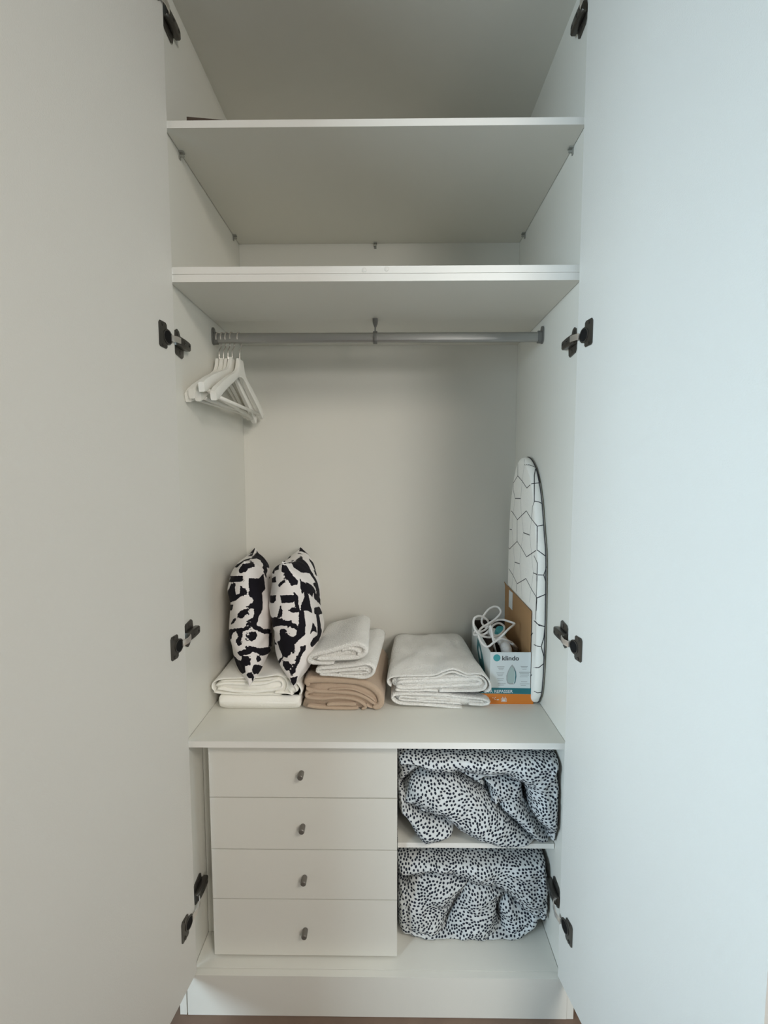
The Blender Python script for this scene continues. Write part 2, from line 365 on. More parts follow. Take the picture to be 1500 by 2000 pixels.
# ------------------------------------------------------------------ hangers
def make_hanger():
    r = empty('clothes_hanger')
    bm = bmesh.new()
    ue = [(0, -.083), (.019, -.083), (.023, -.092), (.028, -.108), (.040, -.123), (.064, -.136), (.105, -.152), (.160, -.178), (.204, -.201), (.221, -.214)]
    le = [(0, -.136), (.012, -.137), (.022, -.139), (.034, -.144), (.048, -.151), (.072, -.164), (.110, -.182), (.160, -.208), (.200, -.232), (.216, -.238)]
    th = [.0055, .0055, .0055, .0055, .0056, .0058, .0065, .0078, .0092, .0080]
    n = len(ue)
    def half(sg):
        L = []
        for i in range(n):
            (yu, zu), (yl, zl) = ue[i], le[i]; t = th[i]; c = .15
            pts = [(-t * .75, yu, zu), (t * .75, yu, zu), (t, yu + (yl - yu) * c, zu + (zl - zu) * c), (t, yu + (yl - yu) * (1 - c), zu + (zl - zu) * (1 - c)), (t * .75, yl, zl), (-t * .75, yl, zl), (-t, yu + (yl - yu) * (1 - c), zu + (zl - zu) * (1 - c)), (-t, yu + (yl - yu) * c, zu + (zl - zu) * c)]
            L.append([bm.verts.new((a, sg * b, d)) for a, b, d in pts])
        for A, B in zip(L, L[1:]):
            for i in range(8): bm.faces.new((A[i], A[(i + 1) % 8], B[(i + 1) % 8], B[i]))
        bm.faces.new(L[-1])
    half(1); half(-1); bmesh.ops.remove_doubles(bm, verts=bm.verts[:], dist=1e-5)
    fix(bm); obj('shoulder_frame', bm, M['hanger'], r, bevel=0, smooth=True).data.set_sharp_from_angle(angle=math.radians(50))
    bm = bmesh.new(); add_cyl(bm, (0, -.204, -.224), (0, .204, -.224), .0052, 14)
    obj('trouser_bar', bm, M['hanger'], r, smooth=True)
    bm = bmesh.new(); P = [(0, 0, -.092), (0, 0, -.062), (0, .004, -.054), (0, .019, -.040)]
    for t in np.linspace(-.55, PI + .25, 12): P.append((0, .0205 * math.cos(t) , -.0235 + .0205 * math.sin(t)))
    P = smooth_path(P, 40); add_tube(bm, P, .0019, 8)
    obj('hook', bm, M['steel'], r, smooth=True)
    return r
def copy_tree(o, parent=None):
    c = o.copy(); COL.objects.link(c)
    if parent: c.parent = parent
    for ch in [x for x in o.children]: copy_tree(ch, c)
    return c
hz0 = RZC + .015 + .0045
spots = [(-.4830, -2.0, -1.5), (-.4690, -2.2, .5), (-.4560, -2.0, -1.0), (-.4410, -1.0, 4.2), (-.4200, -.5, -.6)]
labs = ['white wooden hanger nearest the left wall of the wardrobe', 'second white wooden hanger from the left wall, between two others', 'middle one of the five white wooden hangers on the rail',
        'white wooden hanger tilted with its front end raised above the others', 'rightmost white wooden hanger on the rail, standing clear in front of the others']
h0 = make_hanger()
for i, (x, yaw, tilt) in enumerate(spots):
    h = h0 if i == 0 else copy_tree(h0)
    h.location = (x, RY, hz0); h.rotation_euler = (math.radians(-tilt), 0, math.radians(yaw))
    tag(h, labs[i], 'hanger', 'white hangers on the rail')

# ------------------------------------------------------------------ folded cloths
def ribbon(bm, path, t, ys, warp, n=60, seed=0, nz=.0008, path2=None):
    """path: centre line (x, z) of the folded layer; t thickness; swept along ys"""
    P_a = smooth_path(path, n); P_b = smooth_path(path2, n) if path2 is not None else P_a
    capk = np.ones(n); capk[0] = capk[-1] = .35; capk[1] = capk[-2] = .8
    if hasattr(t, '__len__'): t = np.interp(np.linspace(0, 1, n), np.linspace(0, 1, len(t)), t)
    rings = []; m = len(ys)
    for j, y in enumerate(ys):
        f = (y - ys[0]) / (ys[-1] - ys[0]); d = y - ys[0]
        k = min(1, .3 + .7 * math.sqrt(min(1, d / .006)) ) if d < .006 else 1
        wob = np.array([noise.noise(Vector((P_a[i, 0] * 16, P_a[i, 1] * 16 + seed, y * 9))) for i in range(n)])
        g = min(1, f / .35); g = g * g * (3 - 2 * g); P = P_a * (1 - g) + P_b * g
        T = np.gradient(P, axis=0); T /= np.linalg.norm(T, axis=1)[:, None] + 1e-9; Nn = np.stack([-T[:, 1], T[:, 0]], 1)
        off = (t / 2) * capk * k
        A = P + Nn * off[:, None] + Nn * (wob * nz)[:, None]; B = P - Nn * off[:, None] + Nn * (wob * nz)[:, None]
        rings.append(([bm.verts.new(warp(a[0], y, a[1], f)) for a in A], [bm.verts.new(warp(b[0], y, b[1], f)) for b in B]))
    for (A0, B0), (A1, B1) in zip(rings, rings[1:]):
        for i in range(n - 1):
            bm.faces.new((A0[i], A0[i + 1], A1[i + 1], A1[i])); bm.faces.new((B0[i + 1], B0[i], B1[i], B1[i + 1]))
        bm.faces.new((A0[0], A1[0], B1[0], B0[0])); bm.faces.new((A0[-1], B0[-1], B1[-1], A1[-1]))
    for (A, B), s in ((rings[0], 1), (rings[-1], -1)):
        for i in range(n - 1): bm.faces.new((A[i], B[i], B[i + 1], A[i + 1])[::s])
def ysteps(y0, y1, n=26):
    return [y0, y0 + .0008, y0 + .002, y0 + .0038, y0 + .006] + list(np.linspace(y0 + .014, y1, n))
def folded(name, ribs, yf, yb, material, warp, core=None, label='', cat='', group=None):
    bm = bmesh.new()
    for k, (px, t, *rest) in enumerate(ribs):
        dy = rest[0] if rest else 0
        P = [(lambda p: (p.x, p.z))(at(a, b, yf)) for a, b in px]
        P2 = [(lambda p: (p.x, p.z))(at(a, b, yf)) for a, b in rest[1]] if len(rest) > 1 else None
        ribbon(bm, P, t, ysteps(yf + dy, yb), warp, n=max(24, 7 * len(px)), seed=k * 3.1, path2=P2)
    if core:
        P = smooth_path([(lambda p: (p.x, p.z))(at(a, b, yf)) for a, b in core], 60, closed=True)
        c = P.mean(axis=0); rings = []
        for y in list(np.linspace(yf + .010, yb - .004, 22)):
            f = (y - yf) / (yb - yf); rings.append([bm.verts.new(warp(q[0], y, q[1], f)) for q in P])
        for A, B in zip(rings, rings[1:]):
            for i in range(60): bm.faces.new((A[i], A[(i + 1) % 60], B[(i + 1) % 60], B[i]))
        bm.faces.new(rings[0][::-1]); bm.faces.new(rings[-1])
    fix(bm)
    return tag(obj(name, bm, material, smooth=True), label, cat, group)
def mkwarp(zb, xc, grow=0, widen=0, shift=0, lump=.002, seed=0, dome=0, xmax=9):
    def wp(x, y, z, f):
        h = z - zb
        g = 1 + grow * f + dome * math.sin(PI * min(1, f * 1.02)) * max(0, 1 - ((x - xc) / .11) ** 2)
        # the rear fold rounds over
        if f > .86: g *= math.sqrt(max(.02, 1 - ((f - .86) / .17) ** 2 * .35))
        l = lump * min(1, max(0, h) / .05) * noise.noise(Vector((x * 11 + seed, y * 10, seed))) * min(1, f * 6)
        l += .35 * lump * min(1, max(0, h) / .05) * noise.noise(Vector((x * 30 + seed, y * 26, z * 8))) * min(1, f * 8)
        zz = zb + h * g + l
        xx = xc + (x - xc) * (1 + widen * f) + shift * f + .0015 * noise.noise(Vector((y * 14, z * 25, seed)))
        if y > .200: xx = min(xx, xmax - .0012 + .0008 * math.sin(z * 300))
        return (xx, y, max(zz, zb + .0006))
    return wp
zw = ZWT + .0006
# 1 lower flat sheet, far left stack
def cloth_block(name, pf, yf, yb, material, label, cat, group, lump=.0015):
    bm = bmesh.new(); (x0, z0), (x1, z1) = pf; zb = zw
    nu, nv = 44, 40
    rings = []
    for j in range(nv + 1):
        f = j / nv; y = yf + (yb - yf) * f
        e = min(f, 1 - f) * (yb - yf); k = math.sqrt(max(0, 1 - (1 - min(1, e / .014)) ** 2)); k = .12 + .88 * k
        ring = []
        for i in range(nu):
            t = 2 * PI * i / nu; ct, st = math.cos(t), math.sin(t)
            sx = math.copysign(abs(ct) ** .22, ct); sz = math.copysign(abs(st) ** .42, st)
            hx, hz = (x1 - x0) / 2, (z1 - z0) / 2
            x = (x0 + x1) / 2 + sx * (hx - .006 * (1 - k)); z = (z0 + z1) / 2 + sz * hz * k
            z += lump * noise.noise(Vector((x * 9, y * 9, 3))) * (1 if sz > 0 else 0) + .0012 * noise.noise(Vector((x * 40, y * 30, z * 40)))
            ring.append(bm.verts.new((x + .001 * noise.noise(Vector((z * 40, y * 20, 1))), y, max(z, zb + .0003))))
        rings.append(ring)
    for A, B in zip(rings, rings[1:]):
        for i in range(nu): bm.faces.new((A[i], A[(i + 1) % nu], B[(i + 1) % nu], B[i]))
    bm.faces.new(rings[0][::-1]); bm.faces.new(rings[-1]); fix(bm)
    return tag(obj(name, bm, material, smooth=True), label, cat, group)
pa, pb = at(426, 1387, .162), at(586, 1358, .162)
zs1 = pb.z
cloth_block('folded_sheet', ((pa.x, zw), (pb.x, zs1)), .162, .50, M['sheet'], 'folded white sheet lying flat on the worktop, bottom of the left stack', 'folded sheet', 'folded linens in the left stack')
Y = .160
folded('folded_sheet', [
    ([(419, 1350), (414, 1343), (417, 1334), (432, 1327), (470, 1324.5), (510, 1323), (538, 1319), (552, 1322), (560, 1332), (560, 1344), (556, 1350)], .0052),
    ([(421, 1339), (440, 1336), (480, 1337.5), (515, 1336), (538, 1330), (549, 1331), (552, 1340), (545, 1346), (520, 1350), (490, 1353), (455, 1351), (432, 1347), (424, 1347)], .0085, .001),
    ([(417, 1352), (430, 1354.5), (460, 1356.5), (500, 1357), (540, 1358), (566, 1361), (570, 1358), (562, 1355), (535, 1353)], .0048, .0005),
    ([(548, 1322), (562, 1324), (575, 1331), (584, 1341), (588, 1352), (583, 1360), (573, 1360), (566, 1351), (560, 1344)], .0055, .003),
    ([(430, 1331), (480, 1330), (520, 1328), (545, 1325)], .005, .001),
    ([(568, 1338), (576, 1345), (579, 1352)], .0090, .006)],
    Y, .50, M['sheet'], mkwarp(zs1 + .001, -.35, grow=.10, lump=.003, seed=2),
    core=[(424, 1338), (445, 1331), (500, 1329), (545, 1325), (560, 1332), (578, 1345), (572, 1356), (500, 1355), (430, 1350)],
    label='folded white sheet with loose layered folds, on top of the left stack', cat='folded sheet', group='folded linens in the left stack')
# beige
Y = .162
ztb = at(670, 1328, Y).z
folded('folded_blanket', [
    ([(603, 1340), (600, 1334), (606, 1330), (640, 1329), (690, 1332), (720, 1341), (738, 1356), (744, 1372), (739, 1381), (728, 1382)], .0200, 0),
    ([(598, 1344), (603, 1349), (625, 1352), (655, 1353), (690, 1356), (712, 1364), (726, 1373), (734, 1377)], .0115, .002),
    ([(640, 1348), (680, 1347), (700, 1352), (722, 1363), (733, 1372)], .0070, .003),
    ([(612, 1352), (599, 1355), (600, 1363), (630, 1366), (660, 1364), (690, 1367), (708, 1375), (714, 1383), (706, 1386)], .0105, .0015),
    ([(600, 1379), (620, 1382), (660, 1384), (700, 1384)], .0130, 0),
    ([(638, 1377), (665, 1376), (696, 1377)], .0120, -.001),
    ([(715, 1377), (722, 1382), (736, 1384)], .0080, .003)],
    Y, .50, M['beige'], mkwarp(zw, -.10, grow=.02, widen=.10, lump=.003, seed=5),
    core=[(600, 1335), (640, 1326), (700, 1330), (735, 1352), (742, 1376), (728, 1384), (600, 1385), (600, 1360)],
    label='folded beige brown cloth under two small white towels', cat='folded blanket')
# small towels on the beige one
Y = .150
folded('folded_towel', [
    ([(700, 1308), (660, 1311), (632, 1314), (620, 1313), (619, 1309), (632, 1306), (665, 1304), (700, 1299), (718, 1298), (729, 1305), (727, 1317), (712, 1324), (685, 1322), (650, 1319), (624, 1318)], .0105),
    ([(700, 1309), (712, 1309), (718, 1313), (700, 1316), (660, 1316)], .0060, .001)],
    Y, .46, M['terry'], mkwarp(ztb + .006, -.11, grow=.06, widen=-.02, shift=.030, lump=.004, seed=8),
    core=[(620, 1308), (660, 1304), (722, 1299), (730, 1310), (715, 1322), (650, 1319)],
    label='small white towel directly on the beige cloth, below another white towel', cat='towel', group='small white towels on the beige cloth')
folded('folded_towel', [
    ([(652, 1296), (620, 1297), (604, 1293), (603, 1286), (615, 1279), (645, 1272), (675, 1263), (698, 1259), (713, 1267), (710, 1279), (690, 1286), (650, 1287.5), (618, 1288)], [.0110, .0120, .0125, .0150, .0160, .0160, .0150, .0140, .0135, .0130]),
    ([(668, 1272), (676, 1268), (690, 1269), (701, 1275), (697, 1280)], .0115, .001)],
    Y, .46, M['terry'], mkwarp(at(680, 1299, Y).z - .0, -.135, grow=-.14, widen=-.16, shift=.012, lump=.005, seed=12, dome=.10),
    core=[(606, 1289), (630, 1278), (670, 1266), (704, 1262), (712, 1272), (690, 1287), (640, 1288)],
    label='small white towel with a rolled front edge, topmost of its stack on the beige cloth', cat='towel', group='small white towels on the beige cloth')
# big white towels
Y = .176
folded('folded_towel', [
    ([(903, 1384), (880, 1382), (835, 1378), (785, 1375), (769, 1369), (767, 1361), (780, 1357), (820, 1357), (860, 1358), (905, 1362), (943, 1367), (956, 1373), (945, 1377), (915, 1376)], .0088),
    ([(900, 1375), (870, 1373), (820, 1370), (788, 1368), (779, 1365), (786, 1362), (810, 1364), (850, 1365)], .0066, .001),
    ([(812, 1368), (840, 1367), (880, 1369)], .0060, .001),
    ([(915, 1370), (935, 1371), (945, 1372)], .005, .003)],
    Y, .50, M['terry'], mkwarp(zw, .17, grow=.04, widen=-.02, lump=.003, seed=15, xmax=.3425),
    core=[(772, 1363), (800, 1357), (900, 1362), (952, 1371), (940, 1377), (880, 1380), (800, 1375)],
    label='large white bath towel beside the iron box, lower one of its stack', cat='towel', group='large white towels beside the iron box')
zt3 = at(840, 1352, Y).z
folded('folded_towel', [
    ([(764, 1341), (758, 1336), (758, 1328), (771, 1322), (810, 1320), (848, 1319), (866, 1312), (884, 1307.5), (900, 1312), (912, 1317), (938, 1317), (952, 1326), (959, 1341), (953, 1352), (932, 1360), (905, 1367), (882, 1369)],
     [.0065, .0065, .0065, .0065, .0065, .0065, .0065, .0065, .0065, .0065, .0070, .0080, .0100, .0150, .0200], 0,
     [(764, 1341), (758, 1336), (758, 1328), (771, 1322), (810, 1319), (840, 1318), (866, 1318), (884, 1318), (900, 1318), (912, 1318), (935, 1319), (950, 1327), (957, 1341), (951, 1352), (932, 1360), (905, 1367), (882, 1369)]),
    ([(776, 1327), (810, 1325.5), (850, 1324.5), (870, 1317), (885, 1313.5), (900, 1318), (915, 1322), (935, 1322), (948, 1331), (950, 1341), (940, 1349), (905, 1352), (858, 1353)],
     [.0060, .0060, .0060, .0060, .0060, .0060, .0060, .0065, .0075, .0100, .0140, .0230], .0005,
     [(776, 1327), (810, 1325), (840, 1324), (866, 1324), (884, 1324), (900, 1324), (915, 1324), (933, 1325), (945, 1332), (948, 1341), (940, 1349), (905, 1352), (858, 1353)]),
    ([(776, 1334), (800, 1332), (850, 1331), (900, 1329), (928, 1327), (940, 1331), (936, 1337), (900, 1339.5), (850, 1342), (790, 1345), (774, 1341)], [.0120, .0130, .0140, .0140, .0120, .0100, .0090, .0090, .0110, .0120]),
    ([(772, 1348), (790, 1351), (815, 1351), (832, 1349), (856, 1351)], .0100, .0015)],
    Y, .53, M['terry'], mkwarp(zt3, .165, grow=.13, widen=-.17, shift=.004, lump=.010, seed=19, dome=.05, xmax=.3425),
    core=[(766, 1330), (800, 1325), (850, 1324), (885, 1323), (935, 1324), (952, 1340), (935, 1356), (860, 1356), (780, 1346)],
    label='large white bath towel with a wavy front hem, upper one of its stack', cat='towel', group='large white towels beside the iron box')

# ------------------------------------------------------------------ cushions
def pip(px, py, poly):
    """vectorised point in polygon"""
    ins = np.zeros(px.shape, bool); n = len(poly)
    for i in range(n):
        x0, y0 = poly[i]; x1, y1 = poly[(i + 1) % n]
        c = ((y0 > py) != (y1 > py)) & (px < (x1 - x0) * (py - y0) / (y1 - y0 + 1e-12) + x0)
        ins ^= c
    return ins
def pdist(px, py, poly, closed=True):
    d = np.full(px.shape, 1e9); n = len(poly)
    for i in range(n if closed else n - 1):
        ax, ay = poly[i]; bx, by = poly[(i + 1) % n]; vx, vy = bx - ax, by - ay
        t = np.clip(((px - ax) * vx + (py - ay) * vy) / (vx * vx + vy * vy + 1e-12), 0, 1)
        d = np.minimum(d, np.hypot(px - ax - t * vx, py - ay - t * vy))
    return d
def cushion_points(u, v, side, S, T, seed):
    """u: front(-1) to back(+1), v: down(-1) to up(+1), side -1/+1; local: x across, y depth, z up"""
    pinch = 1 - .07 * (1 - np.abs(v) ** 2.2) * np.abs(u) ** 6
    pinchv = 1 - .09 * (1 - np.abs(u) ** 2.2) * np.abs(v) ** 6
    y = u * S * pinch; z = v * S * pinchv
    t = T * (1 - np.abs(u) ** 2.6).clip(0) ** .55 * (1 - np.abs(v) ** 3.4).clip(0) ** .62
    # creases running in from the corners and the seams
    ang = np.arctan2(v, u); rr = np.maximum(np.abs(u), np.abs(v)); fade = rr ** 3 * (1 - rr ** 10)
    t = t + .0060 * np.sin(ang * 11 + seed + side) * fade + .0035 * np.sin(ang * 23 + 2 * seed) * fade * rr
    t = t + .0030 * np.sin(9 * v + 3 * u * side + seed) * (1 - rr ** 4)
    t = np.maximum(t, .0006 * (1 - rr ** 8))
    sag = .004 * np.sin(7 * v + seed) * (1 - u) * .5       # the seam wavers
    return side * t + sag * (1 - v ** 2), y, z
CUSH = {
 'A': dict(S=.184, T=.066, seed=1.3, loc=(-.4120, .318, Z(-.434)), yaw=11.5, lean=-1.2, roll=2.5),
 'B': dict(S=.185, T=.073, seed=4.1, loc=(-.2620, .315, Z(-.434)), yaw=3.0, lean=-5.0, roll=2.5),
}
def cushion_matrix(c):
    return Matrix.Translation(c['loc']) @ Matrix.Rotation(math.radians(c['yaw']), 4, 'Z') @ Matrix.Rotation(math.radians(c['lean']), 4, 'Y') @ Matrix.Rotation(math.radians(-c['roll']), 4, 'X')
PRINT = {'A': [], 'B': []}
#PRINTBEGIN
PRINT = {'A':[[(1.857,0.97),(1.561,0.916),(1.477,0.83),(1.406,0.726),(1.258,0.684),(0.78,0.784),(0.897,0.899),(1.084,0.965),(0.887,1.0),(1.397,0.993)],[(-0.014,0.954),(0.695,0.999),(0.33,0.948),(0.222,0.89),(0.028,0.881),(-0.004,0.819),(-0.046,0.808),(-0.077,0.862)],[(-0.455,0.494),(-0.585,0.577),(-0.79,0.655),(-0.138,0.753),(-0.016,0.759),(-0.007,0.677),(-0.159,0.655),(-0.594,0.593),(-0.455,0.52)],[(-0.228,0.617),(-0.124,0.64),(-0.133,0.553),(-0.077,0.451),(-0.028,0.477),(-0.028,0.609),(0.001,0.553),(-0.001,0.451),(-0.088,0.37),(-0.514,0.239),(-0.455,0.296),(-0.48,0.415),(-0.295,0.528)],[(-0.732,0.113),(-0.685,0.171),(-0.204,0.277),(-0.267,0.181),(-0.714,0.074)],[(0.026,0.719),(0.114,0.698),(0.235,0.67),(0.439,0.719),(0.455,0.625),(0.455,0.545),(0.447,0.46),(0.235,0.424),(0.192,0.343),(0.192,0.258),(0.148,0.123),(0.092,0.005),(0.052,-0.054),(0.198,-0.162),(0.439,-0.22),(0.648,-0.296),(0.489,-0.315),(0.228,-0.239),(0.101,-0.162),(0.03,-0.113),(0.0,-0.034),(0.0,0.044),(0.033,0.093),(0.043,0.229),(0.007,0.239),(0.003,0.277),(0.049,0.343),(0.043,0.397),(0.012,0.451),(0.026,0.553),(0.028,0.632)],[(0.936,0.867),(0.867,0.719),(0.54,0.625),(0.455,0.759)],[(-0.056,0.171),(-0.002,0.229),(0.0,0.201),(-0.0,0.142),(-0.035,0.084),(-0.143,0.074),(-0.274,-0.044),(-0.415,-0.093),(-0.295,0.015),(-0.088,0.103)],[(-0.657,-0.064),(-0.648,-0.084),(-0.506,-0.181),(-0.36,-0.201),(-0.423,-0.239),(-0.523,-0.181)],[(-0.407,-0.171),(-0.159,-0.103),(-0.041,-0.074),(0.001,-0.064),(0.002,-0.103),(-0.038,-0.142),(-0.03,-0.22),(-0.041,-0.277),(-0.019,-0.315),(-0.046,-0.361),(-0.11,-0.277),(-0.077,-0.22),(-0.17,-0.133),(-0.247,-0.201),(-0.21,-0.296),(-0.33,-0.296),(-0.407,-0.248)],[(0.002,-0.142),(0.043,-0.162),(0.069,-0.22),(0.059,-0.268),(0.021,-0.296),(0.003,-0.277)],[(0.001,-0.361),(0.023,-0.388),(0.175,-0.46),(0.288,-0.486),(0.567,-0.569),(0.867,-0.765),(0.36,-0.625),(0.181,-0.585),(0.105,-0.511),(0.035,-0.468),(0.0,-0.494),(-0.077,-0.52),(-0.114,-0.477),(-0.014,-0.424),(0.001,-0.415)],[(-0.523,-0.64),(-0.368,-0.632),(-0.092,-0.609),(-0.049,-0.647),(-0.03,-0.67),(-0.038,-0.778),(-0.204,-0.867),(-0.338,-0.841),(-0.415,-0.765),(-0.472,-0.705)],[(-0.033,-0.511),(0.005,-0.52),(0.004,-0.662),(-0.019,-0.67),(-0.077,-0.617)],[(-0.006,-0.784),(0.006,-0.778),(0.043,-0.872),(0.069,-0.962),(0.03,-0.981),(0.049,-0.938),(-0.019,-0.825)],[(0.021,-0.684),(0.059,-0.684),(0.295,-0.808),(0.295,-0.857),(0.316,-0.841),(0.288,-0.862),(0.222,-0.903),(0.153,-0.872),(0.03,-0.814),(0.011,-0.739)],[(0.097,-0.553),(0.148,-0.585),(0.164,-0.647),(0.088,-0.655),(0.08,-0.601)],[(0.497,-0.305),(0.732,-0.379),(0.63,-0.468),(0.752,-0.632),(0.407,-0.503),(0.431,-0.397)]],'B':[[(-1.424,0.912),(-1.569,0.948),(1.333,0.974),(1.054,0.934),(0.985,0.808),(0.907,0.705),(0.742,0.617),(0.916,0.468),(0.723,0.494),(0.63,0.601),(0.612,0.691),(0.345,0.759),(0.254,0.872),(0.338,0.974),(0.78,0.994)],[(-0.415,0.867),(-0.368,0.941),(-0.274,0.948),(-0.281,0.872),(-0.295,0.784),(-0.455,0.79)],[(-0.399,0.903),(-0.241,0.957),(-0.073,0.881),(-0.858,0.726),(-0.288,0.857)],[(-0.0,0.948),(0.059,0.927),(0.052,0.857),(0.066,0.753),(0.11,0.647),(0.092,0.601),(0.033,0.601),(0.014,0.677),(0.002,0.733),(0.007,0.814),(-0.008,0.857)],[(-0.523,0.67),(-0.138,0.759),(-0.124,0.67),(-0.576,0.601),(-0.603,0.561)],[(-0.594,0.379),(-0.101,0.46),(-0.101,0.388),(-0.143,0.333),(-0.338,0.324)],[(-0.033,0.46),(-0.0,0.46),(0.035,0.442),(0.062,0.324),(0.001,0.343),(-0.028,0.343)],[(0.038,0.494),(0.073,0.433),(0.105,0.333),(0.128,0.229),(0.114,0.171),(0.03,0.171),(0.003,0.201),(0.016,0.248),(0.073,0.239),(0.049,0.343),(0.041,0.415)],[(0.159,0.691),(0.181,0.632),(0.267,0.577),(0.375,0.468),(0.489,0.388),(0.514,0.286),(0.36,0.388),(0.254,0.442),(0.153,0.442),(0.138,0.561)],[(0.192,0.46),(0.274,0.451),(0.36,0.315),(0.415,0.22),(0.431,0.133),(0.407,0.054),(0.274,0.133),(0.138,0.181),(0.181,0.277),(0.216,0.361)],[(0.532,0.379),(0.867,0.248),(1.388,0.044),(1.388,-0.064),(0.907,0.123),(0.612,0.248)],[(0.576,0.103),(1.034,0.005),(1.333,-0.191),(0.585,-0.025),(0.48,0.034)],[(0.549,-0.015),(0.752,-0.084),(0.695,-0.171),(0.723,-0.277),(0.887,-0.424),(0.639,-0.486),(0.274,-0.46),(0.216,-0.388),(0.33,-0.333),(0.514,-0.352),(0.497,-0.258),(0.523,-0.171),(0.532,-0.093)],[(0.353,-0.084),(0.447,-0.191),(0.464,-0.296),(0.353,-0.22),(0.254,-0.248),(0.33,-0.171)],[(-0.407,0.103),(-0.247,0.074),(-0.119,0.113),(-0.041,0.093),(-0.001,0.064),(0.023,0.005),(0.046,-0.044),(0.052,-0.133),(0.016,-0.074),(0.0,-0.025),(-0.03,-0.005),(-0.105,-0.025),(-0.281,-0.093),(-0.391,-0.034)],[(0.092,0.181),(0.175,0.162),(0.164,0.074),(0.17,-0.015),(0.153,-0.113),(0.164,-0.22),(0.049,-0.268),(0.002,-0.324),(-0.0,-0.451),(-0.038,-0.528),(-0.11,-0.511),(-0.198,-0.424),(-0.274,-0.324),(-0.133,-0.268),(-0.08,-0.171),(-0.062,-0.084),(-0.014,-0.064),(-0.008,-0.152),(-0.0,-0.229),(0.026,-0.191),(0.035,-0.133),(0.056,-0.054),(0.08,0.015),(0.08,0.103)],[(-0.084,0.123),(-0.059,0.21),(-0.041,0.296),(-0.021,0.22),(-0.03,0.103)],[(0.052,-0.379),(0.124,-0.388),(0.105,-0.451),(0.062,-0.503),(0.038,-0.593),(0.021,-0.662),(0.008,-0.733),(-0.007,-0.802),(-0.003,-0.698),(0.008,-0.617),(0.021,-0.511)],[(-0.101,-0.585),(-0.026,-0.585),(-0.006,-0.632),(-0.012,-0.712),(-0.046,-0.726),(-0.092,-0.662)],[(-0.612,-0.277),(-0.54,-0.333),(-0.399,-0.37),(-0.295,-0.37),(-0.48,-0.415),(-0.549,-0.343)],[(-0.235,-0.64),(-0.192,-0.593),(-0.092,-0.511),(-0.148,-0.609),(-0.204,-0.677)],[(-0.009,-0.836),(0.033,-0.83),(0.021,-0.912),(-0.021,-0.967),(0.0,-1.0),(-0.03,-0.959),(-0.043,-0.938)],[(0.916,0.468),(0.956,0.37),(1.084,0.258),(1.21,0.142),(0.78,0.296),(0.695,0.397),(0.532,0.52)],[(0.261,0.601),(0.472,0.503),(0.695,0.343),(0.489,0.361),(0.345,0.477)],[(-0.08,0.617),(-0.001,0.698),(-0.0,0.67),(-0.046,0.593)]]}  # last shape of A is a dark strip on its right side
PRINTLIM = {'A': (2.02, 2.02), 'B': (2.02, 2.02)}
#PRINTEND
fabric = bpy.data.materials.new('brush_stroke_print_cotton'); fabric.use_nodes = True
nt = fabric.node_tree; N = nt.nodes; L = nt.links; b = N['Principled BSDF']; b.inputs['Roughness'].default_value = .85; b.inputs['Specular IOR Level'].default_value = .15
at_ = N.new('ShaderNodeAttribute'); at_.attribute_name = 'print'
tc = N.new('ShaderNodeTexCoord'); nz = N.new('ShaderNodeTexNoise'); nz.inputs['Scale'].default_value = 140; nz.inputs['Detail'].default_value = 3; L.new(tc.outputs['Object'], nz.inputs['Vector'])
ad = N.new('ShaderNodeMath'); ad.operation = 'MULTIPLY_ADD'; ad.inputs[1].default_value = .9; L.new(nz.outputs['Fac'], ad.inputs[0]); L.new(at_.outputs['Fac'], ad.inputs[2])
rp = N.new('ShaderNodeValToRGB'); rp.color_ramp.elements[0].position = .90; rp.color_ramp.elements[0].color = (.80, .765, .745, 1); rp.color_ramp.elements[1].position = .97; rp.color_ramp.elements[1].color = (.010, .009, .013, 1)
L.new(ad.outputs[0], rp.inputs[0]); L.new(rp.outputs[0], b.inputs['Base Color'])
